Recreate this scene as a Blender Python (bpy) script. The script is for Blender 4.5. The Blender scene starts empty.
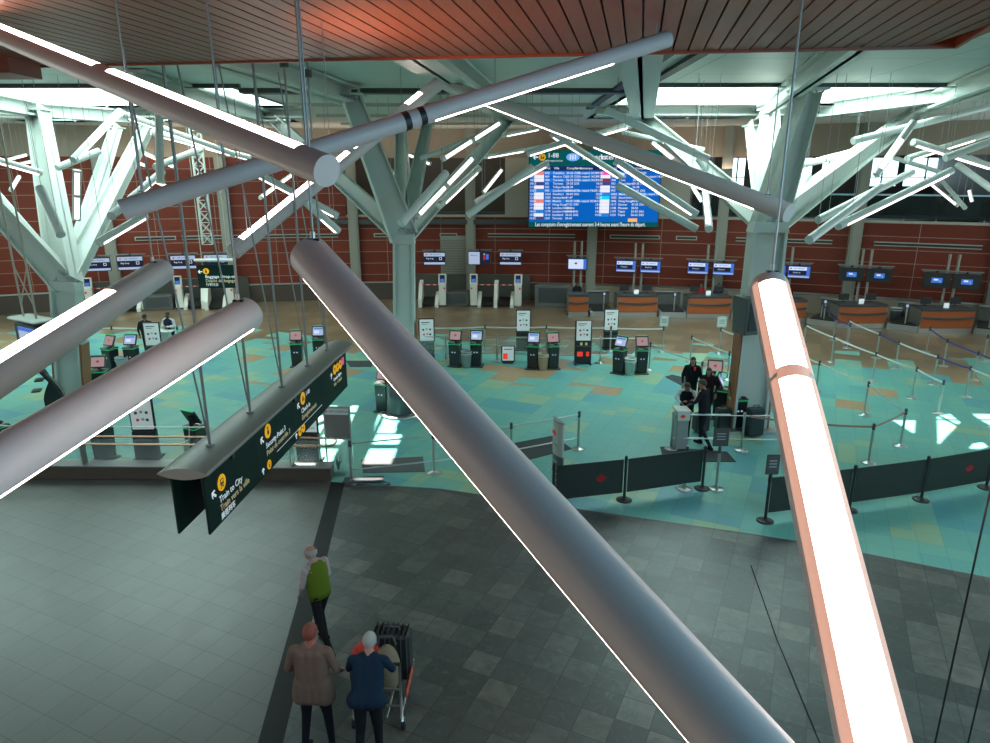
import bpy, math, random
from mathutils import Vector, Matrix, noise
random.seed(7)
SC = bpy.context.scene
COL = SC.collection
PI = math.pi
V = Vector

# ------------------------------------------------------------------ camera, world, sun, area lights, exposure
CAM_H, PITCH, FPX = 6.7, math.radians(16.035), 685.17
cam = bpy.data.objects.new('camera', bpy.data.cameras.new('camera'))
COL.objects.link(cam)
cam.location = (0, 0, CAM_H)
cam.rotation_euler = (PI/2 - PITCH, 0, 0)
cam.data.sensor_width = 36.0
cam.data.lens = FPX/990*36.0
cam.data.clip_start = 0.05
cam.data.clip_end = 400
SC.camera = cam
SC.view_settings.view_transform = 'Standard'
SC.view_settings.look = 'None'
SC.view_settings.gamma = 1
SC.view_settings.use_curve_mapping = False
SC.view_settings.exposure = 0.0

SC.cycles.use_adaptive_sampling = False
SC.cycles.sample_clamp_indirect = 4.0
SC.cycles.caustics_reflective = False
SC.cycles.caustics_refractive = False
SC.cycles.denoising_prefilter = 'ACCURATE'
world = bpy.data.worlds.new('sky'); SC.world = world; world.use_nodes = True
world.cycles.sampling_method = 'NONE'
wb = world.node_tree.nodes['Background']
wb.inputs[0].default_value = (0.62, 0.86, 0.95, 1)
wb.inputs[1].default_value = 2.6

def light(name, kind, loc, energy, color, rot=None, size=None, size_y=None, target=None):
    d = bpy.data.lights.new(name, kind); o = bpy.data.objects.new(name, d); COL.objects.link(o)
    o.location = loc; d.energy = energy; d.color = color
    if target is not None:
        o.rotation_euler = (V(target)-V(loc)).to_track_quat('-Z', 'Y').to_euler()
    elif rot: o.rotation_euler = rot
    if kind == 'AREA':
        d.shape = 'RECTANGLE'; d.size = size; d.size_y = size_y or size
    return o
SUN_DIR = V((4.8, -5.5, -9.0)).normalized()
sun = light('sun', 'SUN', (0, 30, 40), 34.0, (1.0, 0.95, 0.86), target=None)
sun.rotation_euler = SUN_DIR.to_track_quat('-Z', 'Y').to_euler()
sun.data.angle = 0.009
CY = (0.76, 1.0, 0.95)
light('skylight_daylight_east', 'AREA', (8.2, 24.5, 10.2), 1300, CY, rot=(0, 0, 0), size=8.0, size_y=8.5)
light('skylight_daylight_west', 'AREA', (-14.5, 25.5, 10.2), 900, CY, rot=(0, 0, 0), size=11.0, size_y=9.0)
light('window_daylight_east', 'AREA', (25.6, 22, 5.0), 900, (0.85, 1.0, 0.97), rot=(0, math.radians(112), 0), size=4.0, size_y=16)  # added fill tilted up at the ceiling; this wall has no window
light('window_daylight_west', 'AREA', (-25.6, 22, 5.0), 700, (0.85, 1.0, 0.97), rot=(0, math.radians(-112), 0), size=4.0, size_y=16)  # matching fill added on the windowless west side, also aimed upward
light('rear_window_daylight', 'AREA', (7.5, -3.2, 7.0), 400, (0.12, 0.64, 0.92), rot=(math.radians(84), 0, math.radians(32)), size=7.0, size_y=1.2)  # cool light assumed from behind the viewer; the south wall has no window
light('upper_level_lamps_west', 'AREA', (-4, 40, 8.7), 90, (1.0, 0.86, 0.7), rot=(0, 0, 0), size=10, size_y=2)  # area light added to lift the dark recess, no lamp built there
light('upper_level_lamps_east', 'AREA', (15, 39, 8.7), 60, (0.9, 0.95, 1.0), rot=(0, 0, 0), size=14, size_y=2)  # second added fill, brightens the east part of the upper level
light('cove_uplight', 'AREA', (0, 35.2, 7.0), 260, (1.0, 0.80, 0.62), rot=(math.radians(168), 0, 0), size=36.0, size_y=.4)  # warm area light added to brighten the back ceiling

# ------------------------------------------------------------------ helpers: projection of survey readings onto the building
_cp, _sp = math.cos(PITCH), math.sin(PITCH)
def _ray(x, y):
    u, v = x-495, y-371.5
    return V((u, FPX*_cp-v*_sp, -FPX*_sp-v*_cp))/FPX
def G(x, y, z=0.0):
    "point of the horizontal plane z seen along the line of sight (x, y)"
    d = _ray(x, y); t = (z-CAM_H)/d.z
    return V((d.x*t, d.y*t, z))
def AT(x, y, Y):
    d = _ray(x, y); t = Y/d.y
    return V((d.x*t, Y, CAM_H+d.z*t))
def AD(x, y, dist):
    d = _ray(x, y)
    return V((0, 0, CAM_H)) + d*dist           # depth along the optical axis

# ------------------------------------------------------------------ materials
MATS = {}
def mat(name, color=(.5, .5, .5), rough=.5, metal=0.0, emit=None, estr=1.0, spec=.5, alpha=1.0, noise_amt=0.0, nscale=8.0, trans=0.0):
    if name in MATS: return MATS[name]
    m = bpy.data.materials.new(name); m.use_nodes = True
    nt = m.node_tree; b = nt.nodes['Principled BSDF']
    b.inputs['Base Color'].default_value = (*color, 1)
    b.inputs['Roughness'].default_value = rough
    b.inputs['Metallic'].default_value = metal
    b.inputs['Specular IOR Level'].default_value = spec
    b.inputs['Alpha'].default_value = alpha
    b.inputs['Transmission Weight'].default_value = trans
    if emit:
        b.inputs['Emission Color'].default_value = (*emit, 1); b.inputs['Emission Strength'].default_value = estr
    if emit and estr < 1.9: m.cycles.emission_sampling = 'NONE'
    if noise_amt:
        tc = nt.nodes.new('ShaderNodeTexCoord'); n = nt.nodes.new('ShaderNodeTexNoise'); n.inputs['Scale'].default_value = nscale
        n.inputs['Detail'].default_value = 5
        mx = nt.nodes.new('ShaderNodeMix'); mx.data_type = 'RGBA'
        mx.inputs[6].default_value = (*[c*(1-noise_amt) for c in color], 1)
        mx.inputs[7].default_value = (*[min(1, c*(1+noise_amt)) for c in color], 1)
        nt.links.new(tc.outputs['Object'], n.inputs['Vector']); nt.links.new(n.outputs['Fac'], mx.inputs[0])
        nt.links.new(mx.outputs[2], b.inputs['Base Color'])
    MATS[name] = m
    return m

class NB:
    "tiny node building helper"
    def __init__(s, name):
        s.m = bpy.data.materials.new(name); s.m.use_nodes = True; s.nt = s.m.node_tree
        s.b = s.nt.nodes['Principled BSDF']; MATS[name] = s.m
    def n(s, t, **kw):
        x = s.nt.nodes.new(t)
        for k, v in kw.items(): setattr(x, k, v)
        return x
    def l(s, a, b): s.nt.links.new(a, b)
    def math(s, op, a, b=None):
        x = s.n('ShaderNodeMath', operation=op)
        for i, v in enumerate((a, b)):
            if v is None: continue
            if isinstance(v, (int, float)): x.inputs[i].default_value = v
            else: s.l(v, x.inputs[i])
        return x.outputs[0]
    def mix(s, f, a, b, blend='MIX'):
        x = s.n('ShaderNodeMix', data_type='RGBA', blend_type=blend)
        for i, v in ((0, f), (6, a), (7, b)):
            if isinstance(v, (int, float)): x.inputs[i].default_value = v
            elif isinstance(v, tuple): x.inputs[i].default_value = (*v, 1)
            else: s.l(v, x.inputs[i])
        return x.outputs[2]
    def ramp(s, fac, stops, interp='LINEAR'):
        r = s.n('ShaderNodeValToRGB'); r.color_ramp.interpolation = interp
        e = r.color_ramp.elements
        while len(e) > 1: e.remove(e[-1])
        e[0].position, e[0].color = stops[0][0], (*stops[0][1], 1)
        for p, c in stops[1:]:
            q = e.new(p); q.color = (*c, 1)
        s.l(fac, r.inputs[0]); return r.outputs[0]
    def brick(s, vec, w, h, mortar, c1=(0, 0, 0), c2=(1, 1, 1), cm=(0, 0, 0), smooth=0.0, offset=0.0):
        t = s.n('ShaderNodeTexBrick', offset=offset, squash=1.0)
        t.inputs['Scale'].default_value = 1.0
        t.inputs['Brick Width'].default_value = w; t.inputs['Row Height'].default_value = h
        t.inputs['Mortar Size'].default_value = mortar; t.inputs['Mortar Smooth'].default_value = smooth
        for k, c in (('Color1', c1), ('Color2', c2), ('Mortar', cm)): t.inputs[k].default_value = (*c, 1)
        s.l(vec, t.inputs['Vector']); return t
    def coords(s, rot=0.0, loc=(0, 0, 0), kind='Object'):
        tc = s.n('ShaderNodeTexCoord'); mp = s.n('ShaderNodeMapping')
        mp.inputs['Rotation'].default_value[2] = rot; mp.inputs['Location'].default_value = loc
        s.l(tc.outputs[kind], mp.inputs['Vector']); return mp.outputs[0]
    def noise(s, vec, scale, detail=4, rough=.5, dist=0):
        n = s.n('ShaderNodeTexNoise'); n.inputs['Scale'].default_value = scale; n.inputs['Detail'].default_value = detail
        n.inputs['Roughness'].default_value = rough; n.inputs['Distortion'].default_value = dist
        s.l(vec, n.inputs['Vector']); return n.outputs['Fac']
    def out(s, color, rough=.5, metal=0.0, bump=None, bstr=.2, bdist=.01, spec=.5):
        s.l(color, s.b.inputs['Base Color']) if not isinstance(color, tuple) else None
        if isinstance(rough, (int, float)): s.b.inputs['Roughness'].default_value = rough
        else: s.l(rough, s.b.inputs['Roughness'])
        s.b.inputs['Metallic'].default_value = metal
        s.b.inputs['Specular IOR Level'].default_value = spec
        if bump is not None:
            bm = s.n('ShaderNodeBump'); bm.inputs['Strength'].default_value = bstr; bm.inputs['Distance'].default_value = bdist
            s.l(bump, bm.inputs['Height']); s.l(bm.outputs[0], s.b.inputs['Normal'])
        return s.m

TILE, TROT = 0.4455, math.radians(25.1)
# origin of the surveyed tile grid, brought into the rotated frame
_ox, _oy = -7.83, 8.22
_lx = -(_ox*math.cos(TROT)-_oy*math.sin(TROT)); _ly = -(_ox*math.sin(TROT)+_oy*math.cos(TROT))

def m_light_stone():
    n = NB('light_stone_tiles'); v = n.coords(TROT, (_lx, _ly, 0))
    b = n.brick(v, TILE, TILE, .006, (.072, .070, .063), (.100, .097, .086), (.012, .013, .013))
    big = n.noise(v, .9, 3); c = n.mix(n.math('MULTIPLY', n.noise(v, 7, 6), .35), b.outputs['Color'], (.13, .13, .115))
    c = n.mix(n.math('MULTIPLY', big, .3), c, (.125, .108, .094))
    r = n.math('ADD', n.math('MULTIPLY', n.noise(v, 3, 5), .10), .31)
    return n.out(c, r, bump=n.math('SUBTRACT', n.math('MULTIPLY', n.noise(v, 9, 4), .4), b.outputs['Fac']), bstr=.25, bdist=.003, spec=1.0)
def m_slate():
    n = NB('dark_slate_tiles'); v = n.coords(TROT, (_lx, _ly, 0))
    b = n.brick(v, TILE, TILE*.98, .006, (0, 0, 0), (1, 1, 1), (.5, .5, .5))
    cell = n.ramp(b.outputs['Color'], [(0, (.026, .034, .034)), (.35, (.052, .064, .061)), (.7, (.088, .10, .094)), (1, (.17, .155, .13))])
    warp = n.noise(v, 2.6, 7, .65, 1.4)
    c = n.mix(n.ramp(warp, [(.35, (0, 0, 0)), (.72, (1, 1, 1))]), n.mix(.72, cell, (.018, .022, .022)), cell)
    c = n.mix(n.ramp(n.noise(v, 5, 6, .6, 2), [(.55, (0, 0, 0)), (.75, (.35, .35, .35))]), c, (.20, .205, .18))
    c = n.mix(b.outputs['Fac'], c, (.008, .010, .010))
    r = n.math('ADD', n.math('MULTIPLY', warp, .15), .30)
    return n.out(c, r, bump=n.math('SUBTRACT', n.math('MULTIPLY', warp, .6), b.outputs['Fac']), bstr=.3, bdist=.004, spec=1.0)
def m_hall():
    n = NB('hall_terrazzo'); v = n.coords(TROT, (_lx, _ly, 0))
    blk = n.brick(v, TILE*2, TILE*2, 0.0, offset=0.0)
    blk2 = n.brick(n.coords(TROT, (_lx+3.1*TILE, _ly+11*TILE, 0)), TILE*2, TILE*2, 0.0, offset=0.0)
    tc = n.n('ShaderNodeTexCoord'); sx = n.n('ShaderNodeSeparateXYZ'); n.l(tc.outputs['Object'], sx.inputs[0])
    rad = n.math('ADD', sx.outputs['Y'], n.math('MULTIPLY', sx.outputs['X'], .16))    # bands run parallel to the desks
    t = n.math('DIVIDE', n.math('SUBTRACT', rad, 18.5), 10.0)
    rnd = blk.outputs['Color']; rnd2 = blk2.outputs['Color']
    teal = n.ramp(rnd, [(0, (.10, .35, .39)), (.22, (.145, .42, .37)), (.55, (.175, .455, .37)), (.84, (.285, .45, .285))], 'CONSTANT')
    teal = n.mix(n.ramp(rnd2, [(0, (0, 0, 0)), (.6, (.7, .7, .7))], 'CONSTANT'), teal, (.125, .41, .375))
    tan = n.ramp(rnd2, [(0, (.18, .112, .062)), (.4, (.21, .132, .073)), (.8, (.265, .165, .09))], 'CONSTANT')
    near = n.n('ShaderNodeMath', operation='DIVIDE', use_clamp=True); n.l(n.math('SUBTRACT', rad, 24.0), near.inputs[0]); near.inputs[1].default_value = 3.0
    tan = n.mix(near.outputs[0], (.42, .27, .15), tan)
    sel = n.math('LESS_THAN', n.math('FRACT', n.math('MULTIPLY', rnd, 7.3)), n.math('MAXIMUM', n.math('MULTIPLY', n.math('SUBTRACT', rad, 25.0), .26), n.math('MULTIPLY', n.math('SUBTRACT', rad, 17.5), .022)))
    c = n.mix(sel, teal, tan)
    g = n.brick(v, TILE, TILE, .011, (0, 0, 0), (0, 0, 0), (1, 1, 1))
    c = n.mix(n.math('MULTIPLY', g.outputs['Fac'], .22), c, (.05, .15, .14))
    c = n.mix(n.math('MULTIPLY', n.noise(v, 3, 3), .12), c, (.25, .33, .28))
    return n.out(c, n.math('ADD', n.math('MULTIPLY', n.noise(v, 1.3, 3), .10), .31), spec=.5)
def m_redwall():
    n = NB('red_wall_panels'); tc = n.n('ShaderNodeTexCoord')
    v = tc.outputs['UV']
    b = n.brick(v, 2.95, .62, .014, (.165, .026, .014), (.205, .034, .018), (.36, .28, .22))
    c = n.mix(n.math('MULTIPLY', n.noise(v, .7, 3), .25), b.outputs['Color'], (.15, .035, .022))
    return n.out(c, .55, spec=.3)
def m_planks():
    n = NB('reddish_wood_planks'); tc = n.n('ShaderNodeTexCoord'); mp = n.n('ShaderNodeMapping')
    n.l(tc.outputs['Object'], mp.inputs['Vector']); mp.inputs['Scale'].default_value = (14, .6, 14)
    g = n.noise(mp.outputs[0], 2.0, 5, .6, .3)
    c = n.ramp(g, [(.25, (.15, .05, .03)), (.75, (.23, .078, .042))])
    return n.out(c, .38)
def m_ceiling():
    n = NB('ceiling_panels'); v = n.coords()
    b = n.brick(v, 4.6, 2.2, .012, (.66, .68, .65), (.72, .73, .70), (.30, .32, .31))
    return n.out(b.outputs['Color'], .5)
M_STONE, M_SLATE, M_HALL, M_RED, M_PLANK, M_CEIL = m_light_stone(), m_slate(), m_hall(), m_redwall(), m_planks(), m_ceiling()
M_BAND = mat('charcoal_stone', (.014, .015, .015), .5, spec=.25, noise_amt=.2)
M_WHITE = mat('white_painted_steel', (.60, .65, .61), .42)
M_TUBE = mat('satin_tube', (.66, .61, .61), .42)
M_TUBE_W = mat('white_tube', (.70, .74, .72), .38)
M_STRIP = mat('tube_diffuser', (.9, .85, .82), .4, emit=(1.0, .78, .70), estr=13.0)
M_STRIP_S = mat('hall_tube_diffuser', (.9, .85, .82), .4, emit=(1.0, .84, .78), estr=3.0)
M_CABLE = mat('steel_cable', (.34, .33, .33), .35, .7)
M_ROD = mat('grey_rod', (.28, .30, .30), .4, .5)
M_STEEL = mat('brushed_steel', (.55, .57, .56), .28, .9)
M_ALU = mat('satin_aluminium', (.27, .27, .26), .42, .6)
M_BLACK = mat('matte_black', (.018, .02, .022), .45)
M_DARK = mat('dark_grey', (.06, .066, .07), .45)
M_DKGREEN = mat('sign_green', (.003, .022, .018), .55, spec=.2)
M_WHITEP = mat('white_print', (.8, .85, .88), .5, emit=(.8, .9, 1), estr=.35)
M_YELP = mat('yellow_print', (.85, .42, .01), .5, emit=(1, .45, .0), estr=.45)
M_SANDP = mat('sand_print', (.6, .5, .3), .5, emit=(.8, .65, .35), estr=.2)
M_GREENGLOW = mat('green_light_ring', (.02, .4, .15), .4, emit=(.02, .7, .22), estr=.35)
M_ORANGE = mat('orange_wood', (.40, .105, .035), .35, noise_amt=.12, nscale=3)
M_CREAM = mat('cream_panel', (.44, .40, .35), .5)
M_BEIGE = mat('beige_plaster', (.34, .27, .21), .6)
M_PILASTER = mat('pilaster_grey', (.30, .29, .25), .5)
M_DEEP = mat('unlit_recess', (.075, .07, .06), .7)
M_GLAZE = mat('bright_glazing', (.8, .9, .9), .4, emit=(.76, 1.0, .96), estr=3.2)
M_CLERE = mat('clerestory_glass', (.8, .9, .9), .3, emit=(.70, .97, .96), estr=.9)
M_WOODTRIM = mat('wood_cladding', (.34, .13, .055), .4, noise_amt=.15)
M_BRONZE = mat('bronze_rail', (.62, .42, .30), .25, .9)
M_CURB = mat('curb_stone', (.085, .062, .048), .4, noise_amt=.15)
M_RED = M_RED
M_REDP = mat('red_print', (.65, .02, .02), .5, emit=(.8, .02, .02), estr=.15)
M_GLASS = mat('clear_glass', (.8, .95, .93), .05, alpha=.13, spec=.6)
M_DKGLASS = mat('smoked_glass', (.03, .045, .045), .06, alpha=.62, spec=.6)

# ------------------------------------------------------------------ mesh builder
class MB:
    def __init__(s): s.v, s.f, s.mi, s.sm, s.mats = [], [], [], [], []
    def _m(s, m):
        if m not in s.mats: s.mats.append(m)
        return s.mats.index(m)
    def add(s, vs, fs, m, smooth=False, M=None):
        o = len(s.v); k = s._m(m)
        s.v += [(M @ V(p) if M else V(p)) for p in vs]
        for f in fs: s.f.append([i+o for i in f]); s.mi.append(k); s.sm.append(smooth)
        return s
    def box(s, c, d, m, M=None, rz=0, taper=1.0, bev=0.0):
        x, y, z = [a/2 for a in d]; t = taper
        R = Matrix.Rotation(rz, 3, 'Z')
        if bev <= 0:
            pts = [V(p) for p in ((-x, -y, -z), (x, -y, -z), (x, y, -z), (-x, y, -z), (-x*t, -y*t, z), (x*t, -y*t, z), (x*t, y*t, z), (-x*t, y*t, z))]
            fs = [(0, 3, 2, 1), (4, 5, 6, 7), (0, 1, 5, 4), (1, 2, 6, 5), (2, 3, 7, 6), (3, 0, 4, 7)]
        else:
            pts, fs = [], []
            rings = [(-z, bev), (-z+bev, 0), (z-bev, 0), (z, bev)]
            for zz, b in rings:
                k = 1.0 + (t-1)*(zz+z)/(2*z)
                X, Y = x*k-b, y*k-b; c2 = bev
                o8 = [(-X, -Y+c2), (-X+c2, -Y), (X-c2, -Y), (X, -Y+c2), (X, Y-c2), (X-c2, Y), (-X+c2, Y), (-X, Y-c2)]
                pts += [V((a, b2, zz)) for a, b2 in o8]
            for r in range(3):
                for i in range(8): fs.append((r*8+i, r*8+(i+1) % 8, r*8+8+(i+1) % 8, r*8+8+i))
            fs.append(tuple(reversed(range(8)))); fs.append(tuple(range(24, 32)))
        return s.add([R @ p + V(c) for p in pts], fs, m, False, M)
    def cyl(s, p, q, r, m, r2=None, n=12, caps=True, M=None, smooth=True):
        p, q = V(p), V(q); r2 = r if r2 is None else r2
        a = (q-p).normalized(); u = a.orthogonal().normalized(); w = a.cross(u)
        vs = [p+(u*math.cos(2*PI*i/n)+w*math.sin(2*PI*i/n))*r for i in range(n)]
        vs += [q+(u*math.cos(2*PI*i/n)+w*math.sin(2*PI*i/n))*r2 for i in range(n)]
        s.add(vs, [(i, (i+1) % n, n+(i+1) % n, n+i) for i in range(n)], m, smooth, M)
        if caps:
            s.add(vs[:n], [tuple(reversed(range(n)))], m, False, M); s.add(vs[n:], [tuple(range(n))], m, False, M)
        return s
    def path(s, pts, r, m, n=8, M=None):
        pts = [V(p) for p in pts]; rings = []
        for i, p in enumerate(pts):
            d = (pts[min(i+1, len(pts)-1)]-pts[max(i-1, 0)]).normalized()
            u = d.cross(V((0, 0, 1)));  u = u.normalized() if u.length > 1e-3 else V((1, 0, 0)); w = d.cross(u)
            rr = r[i] if isinstance(r, (list, tuple)) else r
            rings.append([p+(u*math.cos(2*PI*k/n)+w*math.sin(2*PI*k/n))*rr for k in range(n)])
        vs = [x for g in rings for x in g]; fs = []
        for i in range(len(pts)-1):
            for k in range(n): fs.append((i*n+k, i*n+(k+1) % n, (i+1)*n+(k+1) % n, (i+1)*n+k))
        fs.append(tuple(range(n))); fs.append(tuple(reversed(range((len(pts)-1)*n, len(pts)*n))))
        return s.add(vs, fs, m, True, M)
    def lathe(s, prof, m, n=20, M=None, c=(0, 0, 0)):
        vs = [V((r*math.cos(2*PI*i/n), r*math.sin(2*PI*i/n), z))+V(c) for r, z in prof for i in range(n)]
        fs = [(j*n+i, j*n+(i+1) % n, (j+1)*n+(i+1) % n, (j+1)*n+i) for j in range(len(prof)-1) for i in range(n)]
        return s.add(vs, fs, m, True, M)
    def prism(s, poly, z0, z1, m, M=None):
        n = len(poly)
        vs = [V((a, b, z0)) for a, b in poly]+[V((a, b, z1)) for a, b in poly]
        return s.add(vs, [tuple(reversed(range(n))), tuple(range(n, 2*n))]+[(i, (i+1) % n, n+(i+1) % n, n+i) for i in range(n)], m, False, M)
    def sphere(s, c, r, m, n=12, M=None):
        rx, ry, rz = (r, r, r) if isinstance(r, (int, float)) else r
        vs, fs = [], []
        h = n//2+1
        for j in range(h+1):
            t = PI*j/h
            for i in range(n):
                a = 2*PI*i/n; vs.append(V((c[0]+rx*math.sin(t)*math.cos(a), c[1]+ry*math.sin(t)*math.sin(a), c[2]+rz*math.cos(t))))
        for j in range(h):
            for i in range(n): fs.append((j*n+i, (j+1)*n+i, (j+1)*n+(i+1) % n, j*n+(i+1) % n))
        return s.add(vs, fs, m, True, M)
    def rect(s, M, w, h, m, depth=.004, off=(0, 0), lift=0.0):
        "thin plate in the local xy plane of M, facing local +z"
        return s.box((off[0], off[1], lift+depth/2), (w, h, depth), m, M)
    def text(s, body, size, M, m, align='CENTER', depth=.003, bold=0.0):
        me = text_mesh(body, align, bold)
        k = V((size, size, 1))
        vs = [V((p.co.x*size, p.co.y*size, p.co.z*depth)) for p in me.vertices]
        return s.add(vs, [tuple(f.vertices) for f in me.polygons], m, False, M)
    def build(s, name, parent=None, label=None, cat=None, group=None, kind=None, loc=None, rz=0):
        me = bpy.data.meshes.new(name)
        me.from_pydata([tuple(p) for p in s.v], [], s.f)
        for m in s.mats: me.materials.append(m)
        me.polygons.foreach_set('material_index', s.mi); me.polygons.foreach_set('use_smooth', s.sm)
        me.update()
        o = bpy.data.objects.new(name, me); COL.objects.link(o)
        if loc is not None: o.location = loc
        if rz: o.rotation_euler.z = rz
        if parent: o.parent = parent
        return tag(o, label, cat, group, kind)
_TXT = {}
def text_mesh(body, align, bold=0.0):
    key = (body, align, bold)
    if key not in _TXT:
        cu = bpy.data.curves.new('lettering', 'FONT'); cu.body = body; cu.align_x = align; cu.align_y = 'CENTER'
        cu.size = 1.0; cu.extrude = .5; cu.resolution_u = 2; cu.offset = bold
        o = bpy.data.objects.new('lettering', cu); COL.objects.link(o)
        dg = bpy.context.evaluated_depsgraph_get()
        _TXT[key] = bpy.data.meshes.new_from_object(o.evaluated_get(dg))
        bpy.data.objects.remove(o)
    return _TXT[key]
def tag(o, label=None, cat=None, group=None, kind=None):
    if label: o['label'] = label
    if cat: o['category'] = cat
    if group: o['group'] = group
    if kind: o['kind'] = kind
    return o
def empty(name, loc, rz=0, label=None, cat=None, group=None):
    o = bpy.data.objects.new(name, None); COL.objects.link(o); o.location = loc; o.rotation_euler.z = rz
    o.empty_display_size = .1
    return tag(o, label, cat, group)
def copy_tree(o, parent=None):
    c = o.copy(); COL.objects.link(c)
    if parent is not None: c.parent = parent
    for ch in list(o.children): copy_tree(ch, c)
    return c
def place(proto, first, loc, rz=0, label=None, group=None):
    o = proto if first else copy_tree(proto)
    o.location = loc; o.rotation_euler.z = rz
    if label: o['label'] = label
    if group: o['group'] = group
    return o
def face(center, normal, up=(0, 0, 1)):
    "matrix whose local +z is the normal and local +y is up"
    nz = V(normal).normalized(); x = V(up).cross(nz).normalized(); y = nz.cross(x)
    M = Matrix.Identity(4)
    for i in range(3): M[i][0], M[i][1], M[i][2], M[i][3] = x[i], y[i], nz[i], center[i]
    return M

# ------------------------------------------------------------------ the setting
def wall_y(x): return 38.0-.0102*(x+3.5)**2
def wall_n(x):
    s = -.0204*(x+3.5); n = V((s, -1, 0)); return n.normalized()      # towards the hall
def wall_hit(px, z):
    "where the sight line of column px meets the back wall at height z (fixed point iteration)"
    Y = 37.0
    for _ in range(30):
        zc = Y*_cp-(z-CAM_H)*_sp; X = (px-495)/FPX*zc; Y = wall_y(X)
    return V((X, Y, z))

CURVE = [(-26, 15.0), (-11.5, 14.67), (-6, 14.45), (-3.72, 14.25), (-3.40, 14.2), (-1.23, 13.9), (2.17, 12.8), (5.9, 11.6), (8.57, 10.4), (12, 8.6), (16, 6.2), (26, -1)]
def flat(name, poly, m, z=0.0, thick=.2):
    MB().prism(poly, z-thick, z, m).build(name, kind='structure')
band_l = [(-2.60, -3), (-2.91, 6.82), (-3.72, 14.25)]
band_r = [(-2.29, -3), (-2.60, 6.82), (-3.40, 14.2)]
flat('floor_tiles_west', [(-26, -8), (-2.55, -8)]+band_l+[(-6, 14.45), (-11.5, 14.67), (-26, 15.0)], M_STONE)
flat('floor_inlay_band', [(-2.55, -8), (-2.24, -8)]+band_r+list(reversed(band_l)), M_BAND)
flat('floor_tiles_east', [(-2.24, -8), (26, -8), (26, -1), (16, 6.2), (12, 8.6), (8.57, 10.4), (5.9, 11.6), (2.17, 12.8), (-1.23, 13.9), (-3.40, 14.2)]+list(reversed(band_r[:-1])), M_SLATE)
flat('floor_hall', CURVE+[(26, 43), (-26, 43)], M_HALL)
# thin stone edge between the slate and the terrazzo
b = MB(); b.path([(x, y, -.004) for x, y in CURVE[4:10]], .012, M_ALU, n=6); b.build('trim_1', kind='structure')

def wall_ribbon(name, x0, x1, z0, z1, m, off=0.0, n=40):
    me = bpy.data.meshes.new(name); vs, fs, uv = [], [], []
    s = 0.0; prev = None
    xs = [-26+52*i/200 for i in range(201)]
    arc = {}
    def A(x):      # arc length from x = 0
        N = 60; t = 0; p = V((0, wall_y(0), 0))
        for i in range(1, N+1):
            q = V((x*i/N, wall_y(x*i/N), 0)); t += (q-p).length; p = q
        return t if x >= 0 else -t
    for i in range(n+1):
        x = x0+(x1-x0)*i/n; p = V((x, wall_y(x), 0))+wall_n(x)*off; back = p-wall_n(x)*.25
        vs += [(p.x, p.y, z0), (p.x, p.y, z1), (back.x, back.y, z0), (back.x, back.y, z1)]; uv.append(A(x))
    for i in range(n):
        a, c = i*4, i*4+4
        fs += [(a, c, c+1, a+1), (a+1, c+1, c+3, a+3), (c+2, a+2, a+3, c+3), (c, a, a+2, c+2)]
    fs += [(0, 1, 3, 2), (n*4+1, n*4, n*4+2, n*4+3)]
    me.from_pydata(vs, [], fs); me.materials.append(m)
    ul = me.uv_layers.new(name='UVMap')
    for p in me.polygons:
        for li, vi in zip(p.loop_indices, p.vertices):
            ul.data[li].uv = (uv[vi//4]+100*2.95, vs[vi][2]-4.5+10*.62)
    o = bpy.data.objects.new(name, me); COL.objects.link(o); o['kind'] = 'structure'; return o
def px_x(px, z): return wall_hit(px, z)[0]
X_REC = wall_hit(346, 5)[0]
wall_ribbon('wall_back_west', -26, X_REC, 0.95, 7.55, M_RED)
wall_ribbon('wall_back_east', X_REC, 26, 0.95, 4.5, M_RED, n=60)
wall_ribbon('wall_back_base_west', -26, px_x(560, .5), 0, .95, mat('base_brown', (.075, .055, .045), .5), n=60, off=.02)
wall_ribbon('wall_back_base_east', px_x(560, .5), 26, 0, .95, M_BEIGE, n=60, off=.02)
wall_ribbon('wall_back_upper', -26, 26, 7.55, 9.0, M_BEIGE, n=60, off=.03)
wall_ribbon('trim_2', X_REC, 26, 4.5, 4.62, M_CREAM, off=.05, n=60)
wall_ribbon('trim_3', -26, 26, .93, 1.0, M_STEEL, off=.06, n=60)
wall_ribbon('wall_back_pier', px_x(505, 5.5), px_x(690, 5.5), 4.62, 7.55, M_CREAM, off=.0, n=16)
# pilasters in front of the back wall
k = 0
for px, top in ((112, 7.6), (229, 7.6), (355, 9), (471, 9), (592, 9), (720, 9), (853, 9), (1000, 9)):
    p = wall_hit(px, 3); nrm = wall_n(p.x); rz = math.atan2(nrm.y, nrm.x)+PI/2
    bb = MB(); bb.box((0, -.16, top/2), (.52, .36, top), M_PILASTER); bb.box((0, -.36, top/2), (.34, .06, top), M_PILASTER)
    k += 1
    bb.build('trim_%d' % (3+k), kind='structure', loc=(p.x, p.y, 0), rz=rz)
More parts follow.
